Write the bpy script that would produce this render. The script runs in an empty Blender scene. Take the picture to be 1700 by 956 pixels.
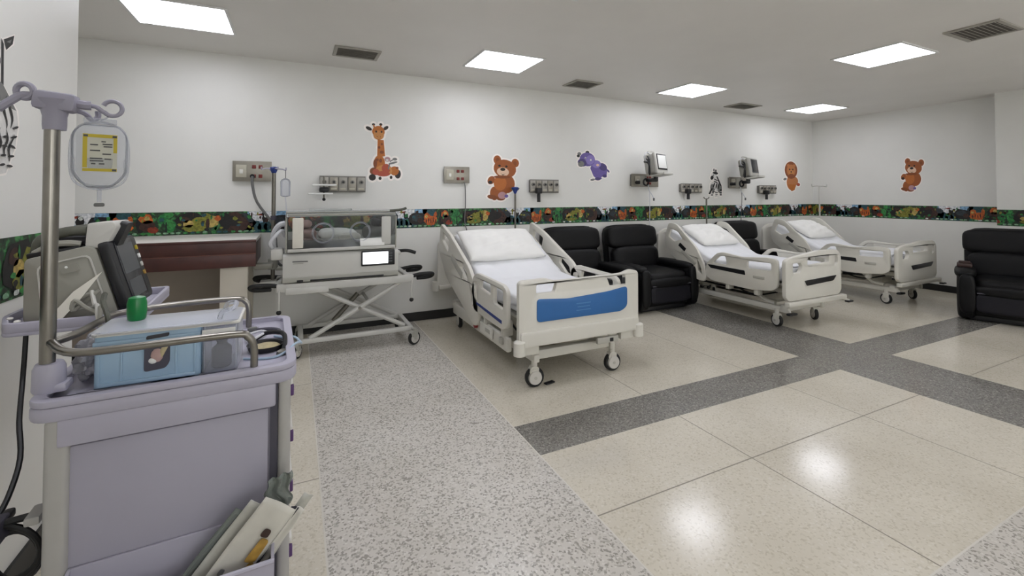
import bpy, bmesh, math, random
from mathutils import Vector, Matrix, Euler
from mathutils.geometry import tessellate_polygon
from math import sin, cos, pi, radians as R

S = bpy.context.scene
COL = S.collection
rnd = random.Random(7)

# ------------------------------------------------------------------ materials
def lin(c):
    return tuple((v/12.92 if v <= .04045 else ((v+.055)/1.055)**2.4) for v in c)
def hexc(h):
    h = h.lstrip('#')
    return lin(tuple(int(h[i:i+2], 16)/255 for i in (0, 2, 4)))
_M = {}
def mat(name, col, rough=.5, metal=0., spec=.5, noise=0., nscale=60., bump=0., bscale=80., coat=0., emit=None, estr=0., alpha=1., trans=0.):
    """principled material with a little procedural colour variation and bump"""
    if name in _M: return _M[name]
    m = bpy.data.materials.new(name); m.use_nodes = True
    nt = m.node_tree; b = nt.nodes['Principled BSDF']
    c = hexc(col) if isinstance(col, str) else col
    b.inputs['Base Color'].default_value = (*c, 1)
    b.inputs['Roughness'].default_value = rough
    b.inputs['Metallic'].default_value = metal
    b.inputs['Specular IOR Level'].default_value = spec
    b.inputs['Coat Weight'].default_value = coat
    b.inputs['Alpha'].default_value = alpha
    b.inputs['Transmission Weight'].default_value = trans
    if emit:
        b.inputs['Emission Color'].default_value = (*hexc(emit), 1)
        b.inputs['Emission Strength'].default_value = estr
    tc = nt.nodes.new('ShaderNodeTexCoord')
    if noise > 0:
        n = nt.nodes.new('ShaderNodeTexNoise'); n.inputs['Scale'].default_value = nscale; n.inputs['Detail'].default_value = 4
        nt.links.new(tc.outputs['Object'], n.inputs['Vector'])
        r = nt.nodes.new('ShaderNodeValToRGB')
        r.color_ramp.elements[0].position = .3; r.color_ramp.elements[1].position = .7
        r.color_ramp.elements[0].color = (*[v*(1-noise) for v in c], 1)
        r.color_ramp.elements[1].color = (*[min(1, v*(1+noise)) for v in c], 1)
        nt.links.new(n.outputs['Fac'], r.inputs['Fac']); nt.links.new(r.outputs['Color'], b.inputs['Base Color'])
    if bump > 0:
        n2 = nt.nodes.new('ShaderNodeTexNoise'); n2.inputs['Scale'].default_value = bscale; n2.inputs['Detail'].default_value = 5
        nt.links.new(tc.outputs['Object'], n2.inputs['Vector'])
        bp = nt.nodes.new('ShaderNodeBump'); bp.inputs['Strength'].default_value = bump; bp.inputs['Distance'].default_value = .01
        nt.links.new(n2.outputs['Fac'], bp.inputs['Height']); nt.links.new(bp.outputs['Normal'], b.inputs['Normal'])
    _M[name] = m
    return m

def clear_mat(name, col, opacity=.12, rough=.05):
    """clear plastic: mostly see-through with a fresnel gloss and a slight tint"""
    if name in _M: return _M[name]
    m = bpy.data.materials.new(name); m.use_nodes = True
    nt = m.node_tree; nt.nodes.clear()
    o = nt.nodes.new('ShaderNodeOutputMaterial')
    t = nt.nodes.new('ShaderNodeBsdfTransparent'); g = nt.nodes.new('ShaderNodeBsdfPrincipled')
    c = hexc(col)
    t.inputs['Color'].default_value = (*[.5+.5*v for v in c], 1)
    g.inputs['Base Color'].default_value = (*c, 1); g.inputs['Roughness'].default_value = rough
    f = nt.nodes.new('ShaderNodeFresnel'); f.inputs['IOR'].default_value = 1.4
    a = nt.nodes.new('ShaderNodeMath'); a.operation = 'ADD'; a.inputs[1].default_value = opacity; a.use_clamp = True
    mx = nt.nodes.new('ShaderNodeMixShader')
    nt.links.new(f.outputs[0], a.inputs[0]); nt.links.new(a.outputs[0], mx.inputs[0])
    nt.links.new(t.outputs[0], mx.inputs[1]); nt.links.new(g.outputs[0], mx.inputs[2]); nt.links.new(mx.outputs[0], o.inputs[0])
    _M[name] = m
    return m

def terrazzo(name, base, chips, cscale, dark_amt, rough):
    """terrazzo: base colour, voronoi chips in several tones, cloudy large variation"""
    m = bpy.data.materials.new(name); m.use_nodes = True
    nt = m.node_tree; b = nt.nodes['Principled BSDF']; L = nt.links.new
    tc = nt.nodes.new('ShaderNodeTexCoord')
    v = nt.nodes.new('ShaderNodeTexVoronoi'); v.inputs['Scale'].default_value = cscale
    L(tc.outputs['Object'], v.inputs['Vector'])
    sep = nt.nodes.new('ShaderNodeSeparateColor'); L(v.outputs['Color'], sep.inputs['Color'])
    r = nt.nodes.new('ShaderNodeValToRGB'); r.color_ramp.interpolation = 'CONSTANT'
    e = r.color_ramp.elements
    e[0].position = 0; e[0].color = (*hexc(chips[0]), 1)
    e[1].position = dark_amt; e[1].color = (*hexc(chips[1]), 1)
    x = e.new(min(.95, dark_amt*2.2)); x.color = (*hexc(base), 1)
    x = e.new(.93); x.color = (*hexc(chips[2]), 1)
    L(sep.outputs[0], r.inputs['Fac'])
    n = nt.nodes.new('ShaderNodeTexNoise'); n.inputs['Scale'].default_value = 1.6; n.inputs['Detail'].default_value = 6
    L(tc.outputs['Object'], n.inputs['Vector'])
    r2 = nt.nodes.new('ShaderNodeValToRGB')
    r2.color_ramp.elements[0].position = .3; r2.color_ramp.elements[1].position = .7
    r2.color_ramp.elements[0].color = (.86, .85, .83, 1); r2.color_ramp.elements[1].color = (1, 1, 1, 1)
    L(n.outputs['Fac'], r2.inputs['Fac'])
    mx = nt.nodes.new('ShaderNodeMix'); mx.data_type = 'RGBA'; mx.blend_type = 'MULTIPLY'; mx.inputs[0].default_value = 1
    L(r.outputs['Color'], mx.inputs[6]); L(r2.outputs['Color'], mx.inputs[7]); L(mx.outputs[2], b.inputs['Base Color'])
    rr = nt.nodes.new('ShaderNodeMapRange'); rr.inputs[3].default_value = rough*.8; rr.inputs[4].default_value = rough*1.3
    L(n.outputs['Fac'], rr.inputs[0]); L(rr.outputs[0], b.inputs['Roughness'])
    n3 = nt.nodes.new('ShaderNodeTexNoise'); n3.inputs['Scale'].default_value = 9; n3.inputs['Detail'].default_value = 3
    L(tc.outputs['Object'], n3.inputs['Vector'])
    bp = nt.nodes.new('ShaderNodeBump'); bp.inputs['Strength'].default_value = .035; bp.inputs['Distance'].default_value = .01
    L(n3.outputs['Fac'], bp.inputs['Height']); L(bp.outputs['Normal'], b.inputs['Normal'])
    _M[name] = m
    return m

# ------------------------------------------------------------------ mesh builder
class MB:
    def __init__(s): s.bm = bmesh.new(); s.mats = []
    def mi(s, m):
        if m not in s.mats: s.mats.append(m)
        return s.mats.index(m)
    def _merge(s, b, m, mtx=None):
        if mtx is not None: bmesh.ops.transform(b, matrix=mtx, verts=b.verts)
        i = s.mi(m); vm = {}
        for v in b.verts: vm[v] = s.bm.verts.new(v.co)
        for f in b.faces:
            try: nf = s.bm.faces.new([vm[v] for v in f.verts]); nf.material_index = i
            except ValueError: pass
        b.free()
        return s
    def box(s, c, size, m, bev=0, rot=None, seg=2):
        b = bmesh.new(); bmesh.ops.create_cube(b, size=1)
        bmesh.ops.scale(b, vec=size, verts=b.verts)
        if bev > 0: bmesh.ops.bevel(b, geom=list(b.edges), offset=min(bev, min(size)*.49), segments=seg, profile=.5, affect='EDGES')
        mt = Matrix.Translation(c)
        if rot: mt = mt @ Euler([R(a) for a in rot]).to_matrix().to_4x4()
        return s._merge(b, m, mt)
    def cush(s, c, size, m, p=5, rot=None, n=8):
        """puffy rounded box"""
        b = bmesh.new(); bmesh.ops.create_cube(b, size=2)
        bmesh.ops.subdivide_edges(b, edges=list(b.edges), cuts=n, use_grid_fill=True)
        for v in b.verts:
            q = v.co; k = (abs(q.x)**p+abs(q.y)**p+abs(q.z)**p)**(1/p)
            v.co = Vector((q.x/k*size[0]/2, q.y/k*size[1]/2, q.z/k*size[2]/2))
        mt = Matrix.Translation(c)
        if rot: mt = mt @ Euler([R(a) for a in rot]).to_matrix().to_4x4()
        return s._merge(b, m, mt)
    def ball(s, c, r, m, n=16, rot=None):
        b = bmesh.new(); bmesh.ops.create_uvsphere(b, u_segments=n, v_segments=max(6, n//2), radius=1)
        rr = (r, r, r) if not hasattr(r, '__len__') else r
        mt = Matrix.Translation(c)
        if rot: mt = mt @ Euler([R(a) for a in rot]).to_matrix().to_4x4()
        return s._merge(b, m, mt @ Matrix.Diagonal((*rr, 1)))
    def cyl(s, a, b_, r, m, r2=None, n=16):
        a = Vector(a); b_ = Vector(b_); d = b_-a
        b = bmesh.new(); bmesh.ops.create_cone(b, cap_ends=True, segments=n, radius1=r, radius2=r if r2 is None else r2, depth=d.length)
        return s._merge(b, m, Matrix.Translation((a+b_)/2) @ d.to_track_quat('Z', 'Y').to_matrix().to_4x4())
    def ring(s, c, axis, R1, r, m, n=20, k=8):
        ax = Vector(axis).normalized(); q = ax.to_track_quat('Z', 'Y')
        pts = [Vector(c)+q @ Vector((R1*cos(2*pi*i/n), R1*sin(2*pi*i/n), 0)) for i in range(n)]
        return s.tube(pts, r, m, k, closed=True, smooth=0)
    def tube(s, pts, r, m, n=8, closed=False, smooth=4):
        P = [Vector(p) for p in pts]
        if smooth and len(P) > 2:
            Q = []; N = len(P)
            for i in range(N if closed else N-1):
                p0 = P[(i-1) % N] if (closed or i > 0) else P[0]*2-P[1]
                p1 = P[i]; p2 = P[(i+1) % N]
                p3 = P[(i+2) % N] if (closed or i+2 < N) else p2*2-p1
                for k in range(smooth):
                    t = k/smooth
                    Q.append(.5*((2*p1)+(p2-p0)*t+(2*p0-5*p1+4*p2-p3)*t*t+(3*p1-p0-3*p2+p3)*t**3))
            if not closed: Q.append(P[-1])
            P = Q
        i0 = s.mi(m); N = len(P); rings = []; prev = None
        for i in range(N):
            if closed: t = P[(i+1) % N]-P[i-1]
            else: t = P[min(i+1, N-1)]-P[max(i-1, 0)]
            if t.length < 1e-9: t = Vector((0, 0, 1))
            t.normalize()
            if prev is None:
                u = t.orthogonal().normalized()
            else:
                u = prev-t*prev.dot(t)
                u = u.normalized() if u.length > 1e-6 else t.orthogonal().normalized()
            prev = u; w = t.cross(u)
            rad = r(i/(N-1)) if callable(r) else r
            rings.append([s.bm.verts.new(P[i]+(u*cos(2*pi*k/n)+w*sin(2*pi*k/n))*rad) for k in range(n)])
        for i in range(N if closed else N-1):
            A = rings[i]; B = rings[(i+1) % N]; off = 0
            if closed and i == N-1:
                off = min(range(n), key=lambda o: (A[0].co-B[o].co).length)
            for k in range(n):
                f = s.bm.faces.new((A[k], A[(k+1) % n], B[(k+1+off) % n], B[(k+off) % n])); f.material_index = i0
        if not closed:
            for A in (rings[0][::-1], rings[-1]):
                f = s.bm.faces.new(A); f.material_index = i0
        return s
    def lathe(s, prof, m, mtx=None, n=24):
        b = bmesh.new(); rings = []
        for (r, z) in prof:
            rings.append([b.verts.new((r*cos(2*pi*k/n), r*sin(2*pi*k/n), z)) for k in range(n)])
        for A, B in zip(rings, rings[1:]):
            for k in range(n): b.faces.new((A[k], A[(k+1) % n], B[(k+1) % n], B[k]))
        b.faces.new(rings[0][::-1]); b.faces.new(rings[-1])
        return s._merge(b, m, mtx)
    def plate(s, outer, m, t, mtx, holes=(), bev=0.):
        """outline (2-D) with holes extruded by t along local z, centred; mtx places it"""
        loops = [[Vector((*p, 0)) for p in outer]]+[[Vector((*p, 0)) for p in h] for h in holes]
        flat = [p for l in loops for p in l]
        tris = tessellate_polygon(loops)
        b = bmesh.new()
        F = [b.verts.new((p.x, p.y, t/2)) for p in flat]; B = [b.verts.new((p.x, p.y, -t/2)) for p in flat]
        for a in tris:
            try: b.faces.new([F[i] for i in a]); b.faces.new([B[i] for i in reversed(a)])
            except ValueError: pass
        k = 0
        for l in loops:
            n = len(l)
            for i in range(n):
                j = (i+1) % n
                try: b.faces.new((F[k+i], F[k+j], B[k+j], B[k+i]))
                except ValueError: pass
            k += n
        bmesh.ops.recalc_face_normals(b, faces=b.faces)
        if bev > 0:
            es = [e for e in b.edges if len(e.link_faces) == 2 and e.calc_face_angle(0) > 1.2 and abs(e.verts[0].co.z-e.verts[1].co.z) < 1e-6]
            bmesh.ops.bevel(b, geom=es, offset=bev, segments=2, profile=.5, affect='EDGES')
        return s._merge(b, m, mtx)
    def grid(s, fn, nu, nv, m, closed_u=False):
        i0 = s.mi(m)
        V = [[s.bm.verts.new(fn(i/nu, j/nv)) for j in range(nv+1)] for i in range(nu+1)]
        for i in range(nu):
            for j in range(nv):
                f = s.bm.faces.new((V[i][j], V[i+1][j], V[i+1][j+1], V[i][j+1])); f.material_index = i0
        return s
    def obj(s, name, parent=None, sharp=38, label=None, recalc=False, solid=0.):
        if recalc: bmesh.ops.recalc_face_normals(s.bm, faces=s.bm.faces)
        me = bpy.data.meshes.new(name); s.bm.to_mesh(me); s.bm.free()
        for m in s.mats: me.materials.append(m)
        me.polygons.foreach_set('use_smooth', [True]*len(me.polygons))
        me.set_sharp_from_angle(angle=R(sharp))
        o = bpy.data.objects.new(name, me); COL.objects.link(o)
        if parent is not None: o.parent = parent
        if label: o['label'] = label
        if solid:
            md = o.modifiers.new('solid', 'SOLIDIFY'); md.thickness = solid; md.offset = 0
        return o

def thing(name, label, cat, loc=(0, 0, 0), rz=0, group=None):
    o = bpy.data.objects.new(name, None); COL.objects.link(o)
    o.empty_display_size = .1
    o.location = loc; o.rotation_euler = (0, 0, R(rz))
    return tag(o, label, cat, group)
def tag(o, label, cat, group=None):
    o['label'] = label; o['category'] = cat; o['kind'] = 'thing'
    if group: o['group'] = group
    return o
def struct(o): o['kind'] = 'structure'; return o
def copy_tree(o, loc=None, rz=None, label=None, name=None):
    def cp(q, par):
        c = q.copy(); COL.objects.link(c)
        if par is not None: c.parent = par; c.matrix_parent_inverse = q.matrix_parent_inverse.copy()
        for ch in q.children: cp(ch, c)
        return c
    c = cp(o, None)
    if loc is not None: c.location = loc
    if rz is not None: c.rotation_euler = (0, 0, R(rz))
    if label: c['label'] = label
    return c
def rrect(w, h, r, n=4, cx=0, cy=0):
    pts = []
    for (sx, sy, a0) in ((1, 1, 0), (-1, 1, 90), (-1, -1, 180), (1, -1, 270)):
        for k in range(n+1):
            a = R(a0+90*k/n); pts.append((cx+sx*(w/2-r)+r*cos(a), cy+sy*(h/2-r)+r*sin(a)))
    return pts
def roundpoly(pts, r, n=3):
    """round the corners of an outline"""
    out = []; N = len(pts)
    for i in range(N):
        p0, p1, p2 = Vector(pts[i-1]), Vector(pts[i]), Vector(pts[(i+1) % N])
        rr = min(r, (p0-p1).length*.45, (p2-p1).length*.45)
        a = p1+(p0-p1).normalized()*rr; b = p1+(p2-p1).normalized()*rr
        for k in range(n+1):
            t = k/n; q = a*(1-t)**2+p1*2*t*(1-t)+b*t*t; out.append((q.x, q.y))
    return out
def frame(o, x, y, z):
    """matrix whose local axes x,y,z map to the given world vectors, origin o"""
    m = Matrix((Vector(x), Vector(y), Vector(z))).transposed().to_4x4(); m.translation = Vector(o); return m
YZ = lambda x: frame((x, 0, 0), (0, 1, 0), (0, 0, 1), (1, 0, 0))     # outline (y,z) extruded along x
XZ = lambda y: frame((0, y, 0), (1, 0, 0), (0, 0, 1), (0, -1, 0))    # outline (x,z) extruded along y

# palette
WALL = mat('wall_paint', '#e8e7e2', .42, noise=.015, nscale=3, bump=.03, bscale=120)
CEIL = mat('ceiling_paint', '#e9e6e1', .45, noise=.02, nscale=2)
BLACKBASE = mat('black_rubber_base', '#1b1b1b', .45)
WHITE = mat('white_plastic', '#e4e2da', .35, noise=.02, nscale=8)
BEDP = mat('bed_plastic', '#dbd8ce', .36, noise=.02, nscale=6)
BEDG = mat('bed_grey_plastic', '#b9b7ae', .4, noise=.03, nscale=6)
BEDM = mat('bed_painted_steel', '#d5d2c8', .35, noise=.02, nscale=9)
BLUE = mat('blue_panel', '#2a67a6', .4, noise=.03, nscale=10)
NAVY = mat('blue_stripe', '#2b3f86', .4)
BLACK = mat('black_plastic', '#17171a', .42, noise=.1, nscale=30)
RUB = mat('black_rubber', '#1d1d1d', .7)
HUB = mat('grey_hub', '#cfccc6', .4)
SHEET = mat('white_linen', '#eeeff2', .85, bump=.25, bscale=14)
PILW = mat('white_pillow_linen', '#f1f0ec', .85, bump=.3, bscale=10)
LEATH = mat('black_leather', '#0a0a0c', .5, noise=.2, nscale=20, bump=.12, bscale=140, spec=.25)
LEATH2 = mat('black_leather_panel', '#14131b', .45, noise=.2, nscale=20, bump=.12, bscale=140, spec=.3)
STEEL = mat('brushed_steel', '#8f8b84', .3, metal=1., noise=.05, nscale=30)
STEELD = mat('dull_steel', '#7d7a72', .42, metal=.9, noise=.05, nscale=30)
LILAC = mat('lilac_plastic', '#b2afbe', .4, noise=.02, nscale=9)
LILAC2 = mat('lilac_panel', '#a8a5b3', .45, noise=.02, nscale=7)
LILACH = mat('lilac_hook_plastic', '#94919f', .4, noise=.02, nscale=9)
LILACD = mat('dark_lilac_gap', '#4d4b57', .6)
ALU = mat('grey_post', '#b0aeaa', .38, metal=.08, noise=.03, nscale=12)
PUR = mat('purple_release', '#5a3a6e', .4)
CREAM = mat('cream_paint', '#cfc8ba', .5, noise=.03, nscale=5)
WOOD = mat('dark_wood', '#4a2722', .4, noise=.25, nscale=9)
WOODL = mat('wood_edge', '#7d5348', .4, noise=.2, nscale=9)
WALLSHADE = mat('shaded_wall_taupe', '#a3988c', .6, noise=.03, nscale=5)
PLATE = mat('steel_plate', '#9a958a', .35, metal=.55, noise=.05, nscale=18)
PLATED = mat('grey_plate', '#7f7c76', .45, metal=.3, noise=.08, nscale=25)
PLATEL = mat('pale_plate', '#bcb7a6', .45, noise=.05, nscale=12)
RED = mat('red_socket', '#7c2a26', .45)
INC = mat('incubator_plastic', '#cbcac4', .38, noise=.02, nscale=7)
INCD = mat('incubator_grey', '#a9a89f', .42, noise=.02, nscale=7)
GLASS = clear_mat('clear_acrylic', '#eef0ef', .015, .04)
CLEAR = clear_mat('clear_plastic', '#e6e8ee', .16, .12)
BAGC = clear_mat('clear_bag_film', '#e8eaee', .2, .1)
BLUEB = mat('blue_box_plastic', '#a3bfd6', .3, noise=.03, nscale=8)
MON = mat('monitor_grey', '#97958b', .42, noise=.02, nscale=9)
MONW = mat('monitor_white', '#c9c7c0', .4, noise=.02, nscale=9)
SCR = mat('dark_screen', '#26282c', .25, noise=.1, nscale=9)
SCRG = mat('grey_screen', '#4a4c50', .3, noise=.05, nscale=9)
LIT = mat('lit_screen', '#f4f6f8', .3, emit='#f4f7fb', estr=.9)
PAPER = mat('white_paper', '#e6e2d6', .8, noise=.03, nscale=20)
PAPERW = mat('bright_paper', '#f2f2ee', .8)
GREEN = mat('green_plastic', '#0c7a3a', .3, noise=.12, nscale=30)
CABLE = mat('black_cable', '#0e0e10', .5)
CABG = mat('grey_cable', '#6a6a68', .5)
YEL = mat('yellow_print', '#b9a62c', .6)
INK = mat('grey_ink', '#4b4b4b', .6)
EMIT = mat('lamp_diffuser', '#ffffff', .5, emit='#f3f5ff', estr=6.5)
FRAMEW = mat('lamp_frame', '#e8e8e6', .4)
VENT = mat('vent_metal', '#a8a49b', .5, noise=.05, nscale=20)
VENTD = mat('vent_dark', '#66625c', .7)
BROWN = mat('brown_leather', '#3a2722', .5, noise=.1, nscale=20)
PINK = mat('pink_blanket', '#b89a94', .85, bump=.3, bscale=20, noise=.2, nscale=25)
CRINK = clear_mat('crinkled_film', '#b9b7bd', .45, .2)
DARKST = mat('dark_stuff', '#3d3c40', .5, noise=.3, nscale=40)
OLIVE = mat('olive_hose', '#55564c', .5, noise=.2, nscale=30)
BEIGE = mat('beige_face', '#b8ab84', .5, noise=.2, nscale=60)
TUBEB = mat('blue_tubing', '#a9bed0', .3)
TUBEW = mat('white_tubing', '#d6d7dc', .3)
ENV1 = mat('envelope_paper', '#d6d3c9', .75, noise=.08, nscale=14)
ENV2 = mat('waxed_paper', '#bfbeb5', .6, noise=.15, nscale=18)
ENVY = mat('ochre_print', '#b08a3e', .7, noise=.3, nscale=40)
FILM = clear_mat('grey_film', '#a9b0aa', .35, .15)
# ================================================================== THE ROOM
XL, XW, XR, YB, YL, YF, H = -2.6, -.9, 8.55, 5.04, 2.69, -3.6, 2.755
CREAMT = terrazzo('cream_terrazzo', '#ddd6c6', ('#cdc5b3', '#d5cebd', '#e2dccf'), 120, .10, .15)
COARSE = terrazzo('speckled_terrazzo', '#d6d1c9', ('#a49f97', '#bdb8af', '#e0dcd5'), 118, .14, .22)
DARKT = terrazzo('dark_terrazzo', '#8d8a84', ('#6d6a65', '#7b7873', '#a8a59f'), 130, .2, .18)
GROUT = mat('grout_line', '#857e70', .5)
PALE = mat('pale_divider', '#cfcabf', .4)

def floor():
    w = .0035
    xl = [(.12, PALE, (YF, YB)), (1.2, PALE, (YF, YB)), (2.21, GROUT, (.86, 2.145)), (2.21, GROUT, (2.475, YB)), (3.27, GROUT, (.86, 2.145)),
          (3.27, GROUT, (2.475, YB)), (5.8, GROUT, (.86, 2.145)), (6.86, GROUT, (.86, 2.145)), (5.8, GROUT, (2.475, YB)), (6.86, GROUT, (2.475, YB))]
    yl = [(.85, PALE, (1.2, XR)), (1.635, GROUT, (1.2, 3.97)), (1.635, GROUT, (4.74, XR)), (2.45, GROUT, (XL, .12)), (1.2, GROUT, (XL, .12)),
          (3.7, GROUT, (XL, .12))]
    xs = sorted({XL, XR, 3.97, 4.74, *[v for l in xl for v in (l[0]-w, l[0]+w)]})
    ys = sorted({YF, YB, 2.145, 2.475, *[v for l in yl for v in (l[0]-w, l[0]+w)]})
    m = MB()
    V = [[m.bm.verts.new((x, y, 0)) for y in ys] for x in xs]
    for i in range(len(xs)-1):
        for j in range(len(ys)-1):
            cx, cy = (xs[i]+xs[i+1])/2, (ys[j]+ys[j+1])/2
            k = None
            for x, g, (a, b) in xl:
                if abs(cx-x) < w and a < cy < b: k = g
            for y, g, (a, b) in yl:
                if abs(cy-y) < w and a < cx < b and k is None: k = g
            if k is None:
                if cx < .12: k = CREAMT
                elif cx < 1.2: k = COARSE
                elif cy < .85: k = COARSE
                elif 2.145 < cy < 2.475 or 3.97 < cx < 4.74: k = DARKT
                else: k = CREAMT
            f = m.bm.faces.new((V[i][j], V[i+1][j], V[i+1][j+1], V[i][j+1])); f.material_index = m.mi(k)
    # slab underside so the floor is solid
    m.box(((XL+XR)/2, (YF+YB)/2, -.06), (XR-XL+.4, YB-YF+.4, .1), GROUT)
    return struct(m.obj('floor'))
floor()
def slab(name, a, b, m):
    c = [(p+q)/2 for p, q in zip(a, b)]; sz = [abs(q-p) for p, q in zip(a, b)]
    return struct(MB().box(c, sz, m).obj(name))
slab('ceiling', (XL-.2, YF-.2, H), (XR+.2, YB+.2, H+.1), CEIL)
slab('wall_back', (XL-.2, YB, -.01), (XR+.2, YB+.15, H), WALL)
slab('wall_right', (XR, YF-.2, -.01), (XR+.15, YB, H), WALL)
slab('wall_column', (8.3, YF, 0), (XR, 2.56, H), WALL)
slab('wall_left', (XL, YF, 0), (XW, YL, H), WALL)
slab('wall_recess', (XL-.2, YF-.2, -.01), (XL, YB, H), WALL)
# front wall with three wide windows, unseen and added to let fill light in
FILL_WIN = [(-.4, 2.2), (2.9, 5.3), (5.9, 8.0)]
def front_wall():
    m = MB(); z0, z1 = .9, 2.45; y = YF-.1
    m.box(((XL+XR)/2, y, z0/2), (XR-XL, .2, z0), WALL); m.box(((XL+XR)/2, y, (z1+H)/2), (XR-XL, .2, H-z1), WALL)
    e = [XL]+[v for w_ in FILL_WIN for v in w_]+[XR]
    for a, b in zip(e[::2], e[1::2]): m.box(((a+b)/2, y, (z0+z1)/2), (b-a, .2, z1-z0), WALL)
    struct(m.obj('wall_front'))
    for n, (a, b) in enumerate(FILL_WIN):
        w_ = MB()
        for x in (a+.03, (a+b)/2, b-.03): w_.box((x, y, (z0+z1)/2), (.06, .06, z1-z0), FRAMEM, .006)
        for z in (z0+.03, z1-.03): w_.box(((a+b)/2, y, z), (b-a, .06, .06), FRAMEM, .006)
        w_.box(((a+b)/2, y-.005, (z0+z1)/2), (b-a-.06, .006, z1-z0-.06), GLASS)
        struct(w_.obj('window_%d' % (n+1)))
FRAMEM = mat('window_frame', '#d8d8d6', .4)
front_wall()
slab('baseboard_back', (XL, YB-.014, 0), (XR, YB, .095), BLACKBASE)
slab('baseboard_right', (XR-.014, 2.56, 0), (XR, YB-.014, .095), BLACKBASE)
slab('baseboard_column', (8.286, YF, 0), (8.3, 2.56, .095), BLACKBASE)
slab('baseboard_left', (XW, YF, 0), (XW+.012, YL, .095), BLACKBASE)

# ---- the printed jungle border: a shallow strip with its printed motifs as thin layers
def bmat(n, c): return mat('border_'+n, c, .55, noise=.45, nscale=55)
def jungle():
    m = mat('border_jungle', '#15231c', .55, noise=.3, nscale=35)
    nt = m.node_tree
    r = [n for n in nt.nodes if n.type == 'VALTORGB'][0]; n = [n for n in nt.nodes if n.type == 'TEX_NOISE'][0]
    n.inputs['Scale'].default_value = 26; n.inputs['Detail'].default_value = 3; n.inputs['Distortion'].default_value = .6
    e_ = r.color_ramp.elements
    for q, c in ((.34, '#0d120f'), (.47, '#16271c')): pass
    e_[0].position = .30; e_[0].color = (*hexc('#0e1310'), 1); e_[1].position = .66; e_[1].color = (*hexc('#4d9150'), 1)
    for q, c in ((.42, '#1d3d28'), (.49, '#2b2a1e'), (.56, '#276236')):
        x = e_.new(q); x.color = (*hexc(c), 1)
    return m
B_D = bmat('dark', '#15231c'); B_BK = bmat('black', '#151313'); B_G = bmat('green', '#1f6b36'); B_G2 = bmat('leaf', '#35823f'); B_OR = bmat('orange', '#b85a20')
B_OL = bmat('olive', '#7b7a2a'); B_YE = bmat('straw', '#b39b55'); B_BR = bmat('brown', '#3b2119'); B_SK = bmat('sky', '#7fa6c4'); B_TE = bmat('teal', '#1f4a52')
B_WH = bmat('white', '#cfd3cd'); B_GR = bmat('pale_green', '#7fa985'); B_LS = bmat('light_sky', '#e2e8ee'); B_SL = bmat('slate', '#2a3238'); B_RD = bmat('rust', '#83301c')
PER = 1.38
JUNGLE = jungle()
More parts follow.
